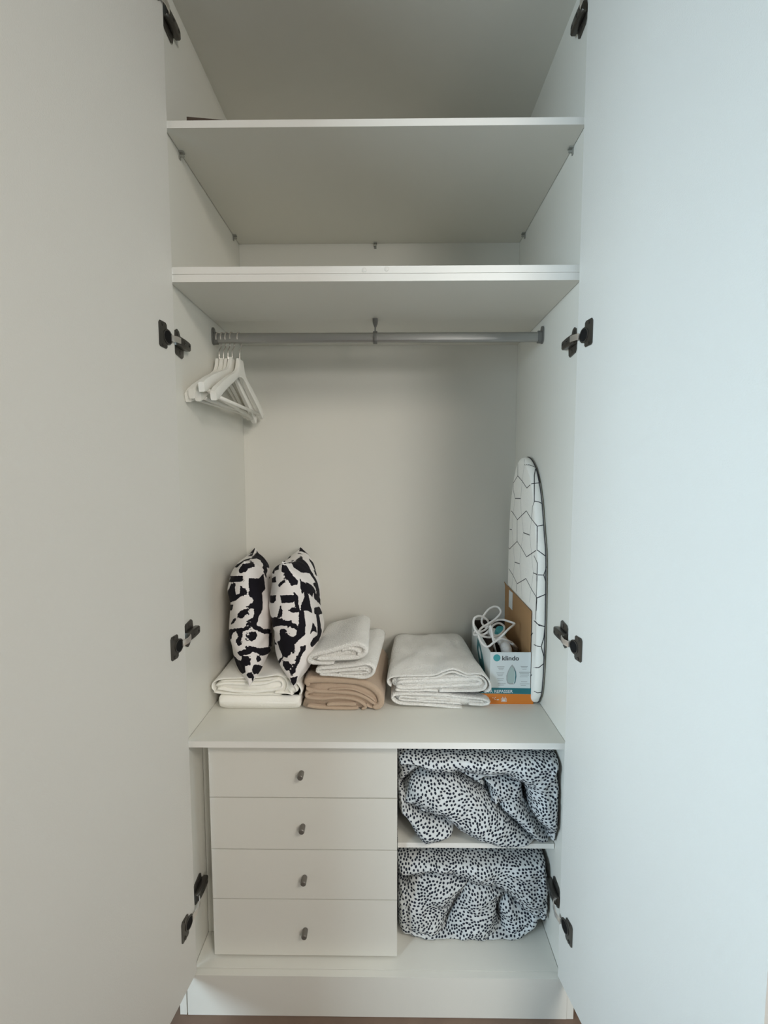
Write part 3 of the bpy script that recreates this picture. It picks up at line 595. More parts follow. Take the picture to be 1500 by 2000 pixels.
def make_cushion(key, label):
    c = CUSH[key]; n = 110
    g = np.sin(np.linspace(-PI / 2, PI / 2, n)); U, V = np.meshgrid(g, g, indexing='ij')
    verts = []; faces = []; vals = []; idx = {}
    for side in (-1, 1):
        x, y, z = cushion_points(U, V, side, c['S'], c['T'], c['seed'])
        s = side * (U + 1)
        ins = np.zeros(U.shape); dmin = np.full(U.shape, 9.)
        for poly in PRINT[key]:
            pi_ = pip(s, V, poly); ins = np.maximum(ins, pi_); dmin = np.minimum(dmin, pdist(s, V, poly))
        val = .5 + np.clip((dmin * np.where(ins > 0, 1, -1) + .003) / .04, -.5, .5)
        # unseen back parts: blotchy continuation
        far = (np.abs(s) > (1.25 if not PRINT[key] else PRINTLIM[key][0 if side < 0 else 1]))
        bl = np.array([[.5 + 1.6 * noise.noise(Vector((U[i, j] * 3.3 + 9 * side, V[i, j] * 3.9, c['seed']))) for j in range(n)] for i in range(n)])
        dmin_all = np.where(dmin > .16, 1, 0) * (ins == 0)
        val = np.where(far | ((dmin_all > 0) & (np.abs(V) > .55)), np.clip(bl, 0, 1), val)
        for i in range(n):
            for j in range(n):
                edge = i in (0, n - 1) or j in (0, n - 1)
                if edge and side == 1: idx[(1, i, j)] = idx[(-1, i, j)]; continue
                idx[(side, i, j)] = len(verts); verts.append((x[i, j], y[i, j], z[i, j])); vals.append(float(val[i, j]))
        for i in range(n - 1):
            for j in range(n - 1):
                q = [idx[(side, i, j)], idx[(side, i + 1, j)], idx[(side, i + 1, j + 1)], idx[(side, i, j + 1)]]
                faces.append(q if side > 0 else q[::-1])
    me = bpy.data.meshes.new('cushion'); me.from_pydata(verts, [], faces); me.update()
    at = me.attributes.new('print', 'FLOAT', 'POINT'); at.data.foreach_set('value', vals)
    me.polygons.foreach_set('use_smooth', [True] * len(faces))
    o = link('cushion', me, fabric); o.matrix_world = cushion_matrix(c)
    return tag(o, label, 'cushion', 'patterned cushions standing on the sheets')
make_cushion('A', 'black and white brush stroke cushion standing on edge against the left wall')
make_cushion('B', 'black and white brush stroke cushion standing right of its twin, next to the small towels')

# ------------------------------------------------------------------ ironing board
XB0, XB1 = .4695, .4985        # cover face, back near the wall
def ZZ(pts): return [(y, Z(z)) for y, z in pts]
outl = ZZ([(.235, -.6945), (.192, -.672), (.172, -.62), (.164, -.48), (.172, -.25), (.193, -.165), (.226, -.061), (.268, .008), (.306, .041), (.350, .060), (.395, .058), (.440, .025),
           (.478, -.045), (.500, -.13), (.510, -.24), (.512, -.40), (.510, -.60), (.500, -.672), (.470, -.6945)])
O = smooth_path(outl, 140, closed=True); oc = np.array([.335, Z(-.35)])
board = empty('ironing_board', (.48, .335, ZWT))
tag(board, 'tabletop ironing board in a white cover with black hexagon lines, upright against the right wall', 'ironing board')
bl = Vector((.48, .335, ZWT))
# printed lines on the cover, in metres on the face (y, z); traced once from the photograph
o_, k_ = (900, 860), 1 / 5.556
def C5(*p): return [(o_[0] + a * k_, o_[1] + b_2 * k_) for a, b_2 in p]
dark = [C5((690, 265), (750, 268), (810, 295), (850, 400)), C5((810, 310), (798, 380), (798, 665), (780, 720), (768, 850)), C5((798, 660), (850, 670), (885, 690)), C5((620, 260), (618, 385), (570, 465), (572, 540), (590, 630), (650, 632)),
        C5((618, 385), (665, 440), (718, 518), (765, 472), (855, 462)), C5((525, 740), (570, 790), (615, 862), (712, 765), (765, 850), (830, 932), (905, 918)), C5((830, 932), (828, 1190)), C5((490, 1100), (528, 1180), (612, 1097), (655, 1160), (714, 1265), (828, 1188), (925, 1262)),
        C5((510, 962), (555, 968)), C5((680, 1002), (748, 1028)), C5((585, 1322), (640, 1340)), C5((785, 1438), (840, 1460), (900, 1462), (930, 1370)), C5((900, 1462), (925, 1550)),
        C5((495, 1415), (522, 1392), (565, 1460), (612, 1557), (708, 1500), (765, 1610), (826, 1710), (925, 1668)), C5((826, 1710), (820, 1850)), C5((805, 1960), (850, 2010), (915, 2020)),
        C5((612, 862), (612, 1097)), [(1043, 1212), (1050, 1219), (1064, 1224)], [(1043, 1259), (1050, 1262), (1057, 1263), (1062, 1245), (1064, 1225)], [(1057, 1263), (1062, 1282), (1062, 1296)], [(1043, 1304), (1052, 1304), (1062, 1296)], [(1043, 1350), (1050, 1353), (1057, 1352)], [(1049, 1168), (1067, 1160)], [(1043, 1085), (1050, 1100), (1046, 1210)], C5((604, 1557), (604, 1640)), C5((820, 300), (860, 460))]
thin = [C5((690, 205), (690, 265), (668, 440), (650, 630), (655, 760), (680, 1000), (655, 1160), (640, 1340), (655, 1500), (665, 1720)), C5((590, 635), (570, 790), (556, 968), (570, 1130), (585, 1322), (570, 1450), (552, 1610)),
        C5((768, 850), (750, 1028), (770, 1260), (788, 1438), (765, 1610), (745, 1760)), C5((500, 960), (492, 1100), (492, 1400))]
def hexrow(z):      # the part of the cover behind the carton goes on in the same way
    return [[(.20, Z(z)), (.24, Z(z - .03)), (.29, Z(z + .02)), (.34, Z(z - .03)), (.40, Z(z + .01)), (.45, Z(z - .03)), (.50, Z(z))], [(.24, Z(z - .03)), (.235, Z(z - .10))], [(.34, Z(z - .03)), (.345, Z(z - .10))], [(.45, Z(z - .03)), (.445, Z(z - .10))]]
hidden = hexrow(-.47) + hexrow(-.60)
# side band lines on the rounded edge
bandl = [(at(a, b2, .170).z) for a, b2 in ((1058, 1045), (1050, 1025))]
nr = 46; na = 140; verts = []; faces = []; vals = []
rad = np.linspace(0, 1, nr)
th_ = XB1 - XB0
def ring(xo, k): return [(xo, oc[0] + (q[0] - oc[0]) * k, oc[1] + (q[1] - oc[1]) * k) for q in O]
layers = [ring(XB0, .02)] + [ring(XB0, r) for r in np.linspace(.06, .93, 52)]
inset = lambda d: [(q[0] - d * nn[0], q[1] - d * nn[1]) for q, nn in zip(O, ON)]
TT = np.roll(O, -1, 0) - np.roll(O, 1, 0); TT /= np.linalg.norm(TT, axis=1)[:, None]; ON = np.stack([TT[:, 1], -TT[:, 0]], 1)
if ((O - oc) * ON).sum() < 0: ON = -ON
for a in np.linspace(0, PI / 2, 7)[0:]:
    d = .013 * (1 - math.sin(a)); xx = XB0 + .013 * (1 - math.cos(a)); layers.append([(xx, p[0], p[1]) for p in inset(d)])
layers.append([(XB1 - .010, p[0], p[1]) for p in inset(0)]); layers.append([(XB1 - .003, p[0], p[1]) for p in inset(.002)]); layers.append([(XB1, p[0], p[1]) for p in inset(.008)])
layers.append([(XB1, oc[0] + (q[0] - oc[0]) * .02, oc[1] + (q[1] - oc[1]) * .02) for q in O])
for l in layers: verts += [tuple(Vector(p) - bl) for p in l]
for i in range(len(layers) - 1):
    for j in range(na): faces.append((i * na + j, i * na + (j + 1) % na, (i + 1) * na + (j + 1) % na, (i + 1) * na + j))
faces.append(tuple(range(na))); faces.append(tuple(range((len(layers) - 1) * na, len(layers) * na))[::-1])
me = bpy.data.meshes.new('board_cover'); me.from_pydata(verts, [], faces); me.update()
bmx = bmesh.new(); bmx.from_mesh(me); fix(bmx); bmx.to_mesh(me); bmx.free()
me.polygons.foreach_set('use_smooth', [True] * len(me.polygons)); me.set_sharp_from_angle(angle=math.radians(60))
bc = link('board_cover', me, M['sheet'], board)
# the print: thin ink strips lying on the cover, each found on the cover's own surface
from mathutils.bvhtree import BVHTree
tree = BVHTree.FromPolygons(verts, faces)
def strips(bm, lines, wd, lift, side_on=False):
    for ln in lines:
        L_ = [np.array(q, float) for q in ln]; step = .006 if side_on else 3.0; pts = []
        for a, b2 in zip(L_, L_[1:]):
            k = max(1, int(np.linalg.norm(b2 - a) / step)); pts += [a + (b2 - a) * t for t in np.linspace(0, 1, k, endpoint=False)]
        pts.append(L_[-1]); hits = []
        for q in pts:
            if side_on: o, d = Vector((.2, q[0], q[1])) - bl, Vector((1, 0, 0))
            else: d = (FW * F + RT * (q[0] - 750) - UP * (q[1] - 1000)).normalized(); o = CAM - bl
            h = tree.ray_cast(o, d); hits.append(None if h[0] is None else (h[0], h[1] if h[1].dot(d) < 0 else -h[1]))
        prev = None
        for i, h in enumerate(hits):
            nb = hits[min(i + 1, len(hits) - 1)] or h; pb_ = hits[max(i - 1, 0)] or h
            if h is None or (nb[0] - pb_[0]).length < 1e-6: prev = None; continue
            tg = (nb[0] - pb_[0]).normalized(); sd = tg.cross(h[1]).normalized() * wd; c0_ = h[0] + h[1] * lift
            cur = (bm.verts.new(c0_ + sd), bm.verts.new(c0_ - sd))
            if prev and (h[0] - prev[2]).length < .04: bm.faces.new((prev[0], prev[1], cur[1], cur[0]))
            prev = (cur[0], cur[1], h[0])
bm = bmesh.new(); strips(bm, dark, .0013, .0004); strips(bm, hidden, .0013, .0004, True); tag(obj('printed_lines', bm, M['ink'], bc), kind='stuff')
bm = bmesh.new(); strips(bm, thin, .0007, .0003); tag(obj('printed_lines', bm, M['ink_grey'], bc), kind='stuff')
bm2 = bmesh.new()
add_tube(bm2, [Vector((XB1 - .006, O[i % na][0] + ON[i % na][0] * .0004, O[i % na][1] + ON[i % na][1] * .0004)) - bl for i in range(na + 1)], .0016, 6, cap=False)
tag(obj('edge_cord', bm2, M['ink'], board, smooth=True), 'black cord along the rim')

# ------------------------------------------------------------------ iron box
BX0, BX1, BY0, BY1 = .3440, .4670, .207, .520
BZ0, BZ1 = ZWT + .0005, at(1000, 1274, .207).z
ib = empty('iron_box', (BX0, BY0, BZ0))
tag(ib, 'open white, teal and orange steam iron carton standing right of the large towels', 'box')
def lb(name, x0, x1, y0, y1, z0, z1, m, parent=ib, bevel=0): return box(name, x0 - BX0, x1 - BX0, y0 - BY0, y1 - BY0, z0 - BZ0, z1 - BZ0, m, parent, bevel)
t = .0016
fp = lb('front_panel', BX0, BX1, BY0, BY0 + t, BZ0, BZ1, M['print_white'])
lb('back_panel', BX0, BX1, BY1 - t, BY1, BZ0, BZ1, M['card_in'])
sp = lb('side_panel', BX0, BX0 + t, BY0 + t, BY1 - t, BZ0, BZ1, M['print_white'])
lb('inner_lining', BX0 + t, BX0 + t + .0006, BY0 + t, BY1 - t, BZ0 + t, BZ1 - .001, M['card_in'])
lb('side_panel', BX1 - t, BX1, BY0 + t, BY1 - t, BZ0, BZ1, M['card'])
lb('bottom_panel', BX0 + t, BX1 - t, BY0 + t, BY1 - t, BZ0, BZ0 + t, M['card'])
# lid flap standing up along the right edge
bm = bmesh.new()
add_prism(bm, [(.002, 0), (BY1 - BY0 - .004, 0), (BY1 - BY0 - .002, .130), (BY1 - BY0 + .014, .142), (BY1 - BY0 - .02, .138), (.002, .127)], lambda u, v, tt: (BX1 - BX0 - .0012 - .0 * v + tt, u, BZ1 - BZ0 + v), -.0016, 0)
fix(bm); fl = tag(obj('lid_flap', bm, M['card'], ib), 'brown cardboard flap standing open')
# pale tape on the flap
p = at(992, 1151, .40)
bm = bmesh.new(); add_box(bm, BX1 - BX0 - .0040, BX1 - BX0 - .0032, .205, .250, BZ1 - BZ0 + .070, BZ1 - BZ0 + .131)
tag(obj('tape_strip', bm, M['print_white'], fl), 'pale tape strip')
# print on the front
def fpoly(pts, m, name='printed_mark', d=.0003, parent=fp):
    bm = bmesh.new(); P = [at(a, b2, BY0) for a, b2 in pts]
    add_prism(bm, [(q.x - BX0, q.z - BZ0) for q in P], lambda u, v, tt: (u, tt, v), -d, -.0001); fix(bm)
    return obj(name, bm, m, parent)
k6 = 1 / 8.3333
def c6(*pts): return [(900 + a * k6, 1160 + b2 * k6) for a, b2 in pts]
def rect(a, b2, c, d): return [(a, b2), (c, b2), (c, d), (a, d)]
fpoly([(940, 1342.5), (1041.5, 1344.5), (1041.5, 1356), (940, 1354)], M['teal'], 'teal_band')
fpoly([(940, 1354.2), (1041.5, 1356.2), (1041.5, 1378), (940, 1378)], M['orange'], 'orange_band')
cc = c6((587, 1040))[0]
fpoly([(cc[0] + 7.0 * math.cos(t2), cc[1] + 6.8 * math.sin(t2)) for t2 in np.linspace(0, 2 * PI, 28, endpoint=False)], M['teal_light'], 'logo_disc')
fpoly(c6((836, 1148), (868, 1190), (900, 1260), (908, 1340), (890, 1440), (865, 1470), (800, 1472), (760, 1455), (742, 1400), (742, 1330), (770, 1250), (805, 1185)), M['ink_grey'], 'iron_picture', .0003)
fpoly(c6((832, 1175), (858, 1215), (880, 1290), (882, 1360), (862, 1445), (800, 1452), (768, 1435), (755, 1380), (760, 1320), (785, 1250), (810, 1200)), mat('pale_green_ink', (.42, .52, .50), .4), 'iron_picture', .0005)
fpoly(c6((868, 1200), (895, 1270), (902, 1340), (885, 1440), (866, 1465), (878, 1400), (884, 1320), (878, 1260)), M['teal'], 'iron_picture', .0007)
fpoly(c6((880, 1262), (886, 1320), (879, 1400), (862, 1462), (856, 1462), (872, 1395), (878, 1320), (872, 1255)), M['print_white'], 'iron_picture', .0008)
for (a, b2, c, d) in ((590, 1180, 710, 1190), (610, 1205, 700, 1213), (620, 1228, 690, 1235), (580, 1280, 705, 1290), (590, 1305, 690, 1312), (600, 1328, 680, 1335), (590, 1375, 700, 1384), (600, 1400, 690, 1408), (600, 1455, 730, 1463), (610, 1480, 700, 1487),
                      (975, 1175, 1090, 1184), (985, 1198, 1080, 1205), (1000, 1222, 1070, 1229), (950, 1270, 1135, 1280), (960, 1295, 1110, 1303), (970, 1320, 1110, 1327), (960, 1345, 1090, 1352), (980, 1425, 1080, 1433), (960, 1460, 1120, 1467), (975, 1484, 1060, 1490)):
    fpoly(c6((a, b2), (c, b2), (c, d), (a, d)), M['ink_grey'], 'text_line', .0002)
def text(s, px, py, size, m, name, bold=.0, sx=1.0, parent=fp, d=.0004):
    cu = bpy.data.curves.new(name, 'FONT'); cu.body = s; cu.size = size; cu.extrude = .00015; cu.offset = bold; cu.align_x = 'LEFT'
    o = bpy.data.objects.new(name, cu); COL.objects.link(o)
    bpy.context.view_layer.update(); me = bpy.data.meshes.new_from_object(o.evaluated_get(bpy.context.evaluated_depsgraph_get()))
    bpy.data.objects.remove(o); p = at(px, py, BY0)
    me.transform(Matrix.Translation((p.x - BX0, -d, p.z - BZ0)) @ Matrix.Rotation(PI / 2, 4, 'X') @ Matrix.Diagonal((sx, 1, 1, 1)))
    me.materials.clear(); return link(name, me, m, parent)
text('klindo', *c6((668, 1080))[0], .0200, M['ink'], 'brand_lettering', .00025, 1.06)
text('FER À REPASSER', 941, 1352.8, .0130, M['print_white'], 'band_lettering', .0002, 1.02)
for (a, b2, c, d) in ((655, 1700, 745, 1706), (655, 1750, 745, 1756), (655, 1700, 661, 1756), (739, 1700, 745, 1756), (675, 1672, 681, 1700), (700, 1676, 706, 1700), (722, 1672, 728, 1700), (672, 1715, 728, 1742), (540, 1690, 552, 1702), (560, 1675, 570, 1688), (585, 1715, 620, 1727), (515, 1685, 528, 1695), (545, 1715, 570, 1722)):
    fpoly(c6((a, b2), (c, b2), (c, d), (a, d)), M['print_white'], 'icon_mark', .0004)
# print on the left side: teal shape and picture
bm = bmesh.new()
add_prism(bm, [(.01, .0005), (.30, .0005), (.30, .020), (.01, .020)], lambda u, v, tt: (-tt, u, v), .0001, .0004); fix(bm); obj('orange_band', bm, M['orange'], sp)
bm = bmesh.new(); add_prism(bm, [(.01, .0205), (.30, .0205), (.30, .036), (.01, .036)], lambda u, v, tt: (-tt, u, v), .0001, .0004); fix(bm); obj('teal_band', bm, M['teal'], sp)
bm = bmesh.new(); add_prism(bm, [(.06, .06), (.09, .05), (.16, .06), (.21, .10), (.20, .135), (.15, .128), (.10, .10)], lambda u, v, tt: (-tt, u, v), .0001, .0004); fix(bm); obj('iron_picture', bm, M['teal'], sp)
bm = bmesh.new(); add_prism(bm, [(.13, .088), (.15, .082), (.18, .10), (.175, .118), (.145, .108)], lambda u, v, tt: (-tt, u, v), .0004, .0006); fix(bm); obj('iron_picture', bm, M['print_white'], sp)

# ------------------------------------------------------------------ steam iron in the box
ir = empty('steam_iron', (.402, .36, BZ0 + .002)); tag(ir, 'white steam iron with teal details lying in its open carton', 'iron')
il = Vector((.402, .36, BZ0 + .002))
def iron_out(k, h): return [(k * .047 * math.sin(PI * min(1, (s_ + .06))) ** .55 * (1 if sg > 0 else -1), -.125 + .25 * s_) for sg in (1,) for s_ in [0]]
def teardrop(wd, y0, y1, n=16):
    R = [(wd * (1 - q ** 2.2), y0 + (y1 - y0) * q) for q in np.linspace(0, 1, n)]
    return R + [(-a, b2) for a, b2 in R[-2::-1]]
bm = bmesh.new(); add_prism(bm, teardrop(.050, -.12, .13), lambda u, v, tt: (u, v, tt), .0, .006); fix(bm); tag(obj('soleplate', bm, M['steel'], ir, bevel=.001), 'steel soleplate')
bm = bmesh.new(); sec = [(.052, .0062, -.122, .132), (.053, .020, -.124, .125), (.046, .040, -.122, .105), (.034, .062, -.118, .07), (.024, .078, -.112, .03)]
rg = [[bm.verts.new((u, v, h)) for u, v in teardrop(wd, y0, y1)] for wd, h, y0, y1 in sec]; nn_ = len(rg[0])
for A, B in zip(rg, rg[1:]):
    for i in range(nn_): bm.faces.new((A[i], A[(i + 1) % nn_], B[(i + 1) % nn_], B[i]))
bm.faces.new(rg[0][::-1]); bm.faces.new(rg[-1]); fix(bm); obj('body_shell', bm, M['iron_white'], ir, smooth=True).data.set_sharp_from_angle(angle=math.radians(45))
bm = bmesh.new()
hp = smooth_path([(0, -.105, .070), (.002, -.112, .105), (.006, -.098, .140), (.004, -.055, .158), (-.004, .0, .160), (-.010, .05, .148), (-.010, .085, .115), (-.006, .095, .070), (0, .09, .045)], 40)
add_tube(bm, [tuple(q) for q in hp], [.014] * 8 + [.017] * 24 + [.014] * 8, 14); obj('handle', bm, M['iron_white'], ir, smooth=True)
bm = bmesh.new()
for q in np.linspace(.2, .62, 9):
    c = Vector(hp[int(q * 39)]); c2 = Vector(hp[int(q * 39) + 1]); add_cyl(bm, c, c + (c2 - c).normalized() * .003, .0178, 14)
obj('grip_ribs', bm, M['cap'], ir, bevel=.0005)
bm = bmesh.new(); dp = at(978, 1231, .335) - il; add_cyl(bm, dp - Vector((0, -.006, .012)), dp + Vector((-.002, -.004, .004)), .019, 18, r1=.015); tag(obj('steam_dial', bm, M['teal_light'], ir, bevel=.001), 'teal steam dial')
bm = bmesh.new(); add_cyl(bm, (0, -.05, .0790), (0, -.05, .089), .018, 18, r1=.013); obj('temperature_dial', bm, M['iron_grey'], ir, bevel=.001)
# cord: loops traced in the photo, lying at their own depths on top of iron and box
def c6d(*pts): return [at(900 + a * k6, 1160 + b2 * k6, y) for a, b2, y in pts]
cordp = c6d((900, 900, .33), (850, 820, .29), (770, 760, .262), (650, 730, .250), (540, 790, .242), (430, 860, .236), (330, 780, .250), (285, 650, .268), (330, 560, .285), (430, 495, .295), (540, 425, .31), (625, 345, .32), (650, 285, .33), (615, 225, .34), (545, 206, .34), (460, 245, .335),
             (395, 320, .325), (350, 400, .320), (345, 470, .330), (400, 540, .335), (455, 510, .330), (440, 440, .315), (380, 385, .300), (300, 360, .285), (225, 390, .270), (205, 470, .262), (225, 570, .255), (290, 650, .258), (380, 695, .272), (500, 705, .285), (620, 670, .300), (700, 595, .325), (700, 520, .335), (620, 475, .33), (530, 510, .31), (470, 590, .285), (380, 655, .275), (300, 660, .283))
cordp2 = c6d((300, 660, .283), (215, 665, .300), (235, 610, .315), (310, 620, .32), (400, 580, .33), (490, 490, .345), (570, 435, .345), (680, 420, .335), (790, 450, .315), (875, 480, .295), (860, 505, .285), (780, 570, .262), (690, 660, .248), (615, 725, .256), (550, 740, .27), (490, 660, .272), (470, 560, .268), (485, 520, .262), (505, 620, .255), (530, 760, .246), (545, 860, .262), (570, 950, .285))
P = smooth_path([tuple(v) for v in (cordp + cordp2[1:])], 420)
bm = bmesh.new(); add_tube(bm, [Vector(q) - il for q in P], .0034, 10); obj('power_cord', bm, M['cord'], ir, smooth=True)
bm = bmesh.new(); a0, a1 = Vector(P[0]) - il, Vector(P[10]) - il
add_tube(bm, [a0, a0 + (a1 - a0) * .5, a1, Vector(P[22]) - il], [.008, .007, .006, .0045], 12); obj('cord_sleeve', bm, M['cord'], ir, smooth=True)

# ------------------------------------------------------------------ duvets
M['dotcloth'] = mat('pale_grey_cotton', (.62, .65, .66), .88, spec=.12, bump=.3, bscale=220, bdist=.001, vary=.03, vscale=30)
M['dotink'] = mat('navy_black_ink', (.022, .026, .040), .85, spec=.12, vary=.1)
def print_dots(o, gap, rs, ymax, ncand):
    """printed spots: small flat rounded marks lying on the cloth, evenly scattered over its surface"""
    me = o.data; nv = len(me.vertices); V = np.zeros(nv * 3); me.vertices.foreach_get('co', V); V = V.reshape(-1, 3)
    me.calc_loop_triangles(); nt_ = len(me.loop_triangles); T = np.zeros(nt_ * 3, int); me.loop_triangles.foreach_get('vertices', T); T = T.reshape(-1, 3)
    A, B, C_ = V[T[:, 0]], V[T[:, 1]], V[T[:, 2]]; nrm = np.cross(B - A, C_ - A); ar = np.linalg.norm(nrm, axis=1)
    ar = np.where(A[:, 1] < ymax, ar, 0); r = np.random.RandomState(5)
    idx = r.choice(nt_, ncand, p=ar / ar.sum()); u, v = r.rand(ncand, 1), r.rand(ncand, 1); fl_ = (u + v) > 1; u = np.where(fl_, 1 - u, u); v = np.where(fl_, 1 - v, v)
    P = A[idx] + (B - A)[idx] * u + (C_ - A)[idx] * v; cells = {}; keep = []
    for i, p in enumerate(P):
        c = tuple((p // gap).astype(int)); ok = True
        for dx in (-1, 0, 1):
            for dy in (-1, 0, 1):
                for dz in (-1, 0, 1):
                    for q in cells.get((c[0] + dx, c[1] + dy, c[2] + dz), ()):
                        e = P[q] - p
                        if e[0] * e[0] + e[1] * e[1] + e[2] * e[2] < gap * gap: ok = False; break
                    if not ok: break
                if not ok: break
            if not ok: break
        if ok: cells.setdefault(c, []).append(i); keep.append(i)
    tree = BVHTree.FromPolygons(V.tolist(), T.tolist()); verts, faces = [], []; sgn = 1
    for i in keep:
        p = Vector(P[i]); n_ = Vector(nrm[idx[i]]).normalized()
        th = noise.noise(p * 7) * 4; ref = Vector((math.cos(th), 0, math.sin(th))); e1 = (ref - n_ * ref.dot(n_))
        if e1.length < 1e-3: continue
        e1.normalize(); e2 = n_.cross(e1); a_r, b_r = rs[0] * r.uniform(.85, 1.15), rs[1] * r.uniform(.85, 1.15); b0 = len(verts)
        for k in range(8):
            t = 2 * PI * k / 8 + PI / 8; q = p + e1 * (a_r * math.cos(t)) + e2 * (b_r * math.sin(t)); h = tree.find_nearest(q)
            verts.append(tuple(h[0] + n_ * .0007))
        verts.append(tuple(p + n_ * .0008))
        faces += [(b0 + k, b0 + (k + 1) % 8, b0 + 8) for k in range(8)]
    m2 = bpy.data.meshes.new('printed_dots'); m2.from_pydata(verts, [], faces); m2.update()
    tag(link('printed_dots', m2, M['dotink'], o), 'dark navy dots', kind='stuff')
def duvet(o0, sc, outline, lobes, c0, yf, yb, zlo, zhi, xlo, xhi, seed, label, material, floor_h=-.030, rimup=0.02):
    pt = lambda a, b2, y=yf + .03: (lambda p: (p.x, p.z))(at(o0[0] + a / sc, o0[1] + b2 / sc, y))
    OUT = smooth_path([pt(*q) for q in outline], 520, closed=True)
    OUT[:, 0] = OUT[:, 0].clip(xlo, xhi); OUT[:, 1] = OUT[:, 1].clip(zlo, zhi)
    c = np.array(pt(*c0)); na = 520
    rr = np.concatenate([np.linspace(0.012, .9, 110), 1 - .1 * np.cos(np.linspace(0, PI / 2, 16))[1:]])
    G = c[None, None, :] + (OUT[None, :, :] - c[None, None, :]) * rr[:, None, None]
    X, Zc = G[..., 0].copy(), G[..., 1].copy()
    nx = np.vectorize(lambda a, b2, s: noise.noise(Vector((a, b2, s))))
    wx = X + .004 * nx(X * 25, Zc * 25, seed); wz = Zc + .004 * nx(X * 25, Zc * 25, seed + 5)
    H = np.zeros(X.shape) + floor_h + rimup * (np.clip((rr - .55) / .35, 0, 1) ** 2)[:, None] * (Zc < c[1]); Eu = np.zeros(X.shape); Ev = np.zeros(X.shape); best = np.full(X.shape, -1)
    for k, (poly, base, amp, wl, rot) in enumerate(lobes):
        base *= 1.15; amp *= 1.25; P = [pt(*q) for q in poly]; P = [tuple(q) for q in smooth_path(P, 90, closed=True)]
        d = pdist(wx, wz, P); ins = pip(wx, wz, P); sd = np.where(ins, d, 0)
        q = np.clip((sd - .0028) / wl, 0, 1); ins = ins & (sd > .0028); h = base + amp * np.sqrt(np.clip(1 - (1 - q) ** 2, 0, 1)) + .10 * amp * np.sin(rot * 3 + 55 * (wx * math.cos(rot) + wz * math.sin(rot))) * q
        h = np.where(ins, h, -1); upd = h > H
        arc = amp * 1.1 * (1 - q)
        H = np.where(upd, h, H); best = np.where(upd, k, best)
        cr, sr = math.cos(rot * .45), math.sin(rot * .45)
        uu = (X * cr - Zc * sr) + .5 * k; vv = (X * sr + Zc * cr) * 1.0 + .31 * k
        Eu = np.where(upd, uu + arc * .7, Eu); Ev = np.where(upd, vv + arc * .7, Ev)
    miss = best < 0; Eu = np.where(miss, X, Eu); Ev = np.where(miss, Zc, Ev)
    # soften the creases a little
    for _ in range(1):
        Hs = H.copy(); Hs[1:-1] = (H[:-2] + 2 * H[1:-1] + H[2:]) / 4; H = (np.roll(Hs, 1, 1) + 2 * Hs + np.roll(Hs, -1, 1)) / 4
    H += .0030 * nx(X * 45, Zc * 45, seed + 2) + .005 * nx(X * 17, Zc * 17, seed + 3) + .0012 * nx(X * 110, Zc * 80, seed + 1)
    Yv = yf + .055 - H
    rim = np.clip((rr - .93) / .07, 0, 1)[:, None]; Yv = Yv + .045 * (1 - np.sqrt(np.clip(1 - rim ** 2, 0, 1)))
    Eu += .006 * nx(X * 14, Zc * 14, seed + 7); Ev += .006 * nx(X * 14, Zc * 14, seed + 8)
    rows = [np.stack([X[i], Yv[i], Zc[i]], 1) for i in range(len(rr))]; uvs = [np.stack([Eu[i], Ev[i]], 1) for i in range(len(rr))]
    last = rows[-1]; base_uv = uvs[-1]; dirs = (OUT - c) / np.linalg.norm(OUT - c, axis=1)[:, None]
    for f in np.linspace(.1, 1, 14):
        yy = last[:, 1] + (yb - last[:, 1]) * f; k = 1 if f < .8 else 1 - (f - .8) * 1.6
        q = c + (OUT - c) * k; q[:, 0] = q[:, 0].clip(xlo, xhi); q[:, 1] = q[:, 1].clip(zlo, zhi)
        rows.append(np.stack([q[:, 0], yy, q[:, 1]], 1)); uvs.append(base_uv + dirs * (yy - last[:, 1])[:, None])
    nr = len(rows); V = np.concatenate(rows); UV = np.concatenate(uvs); nv = len(V)
    V = np.vstack([V, [[c[0], rows[0][:, 1].mean(), c[1]], [c[0], yb, c[1]]]]); UV = np.vstack([UV, [uvs[0].mean(0), uvs[-1].mean(0)]])
    V[:, 2] = V[:, 2].clip(zlo, zhi); V[:, 0] = V[:, 0].clip(xlo, xhi)
    faces = []
    for i in range(nr - 1):
        for j in range(na): faces.append((i * na + j, (i + 1) * na + j, (i + 1) * na + (j + 1) % na, i * na + (j + 1) % na))
    for j in range(na): faces.append((nv, j, (j + 1) % na)); faces.append((nv + 1, (nr - 1) * na + (j + 1) % na, (nr - 1) * na + j))
    me = bpy.data.meshes.new('duvet'); me.from_pydata(V.tolist(), [], faces); me.update()
    ul = me.uv_layers.new(name='UVMap'); li = np.zeros(len(me.loops), int); me.loops.foreach_get('vertex_index', li)
    ul.data.foreach_set('uv', UV[li].ravel())
    bmx = bmesh.new(); bmx.from_mesh(me); fix(bmx); bmx.to_mesh(me); bmx.free()
    me.polygons.foreach_set('use_smooth', [True] * len(me.polygons))
    o = tag(link('duvet', me, material), label, 'duvet', 'dotted duvets on the lower right shelves')
    print_dots(o, .0074, (.0029, .0039), .30, 70000)
    return o
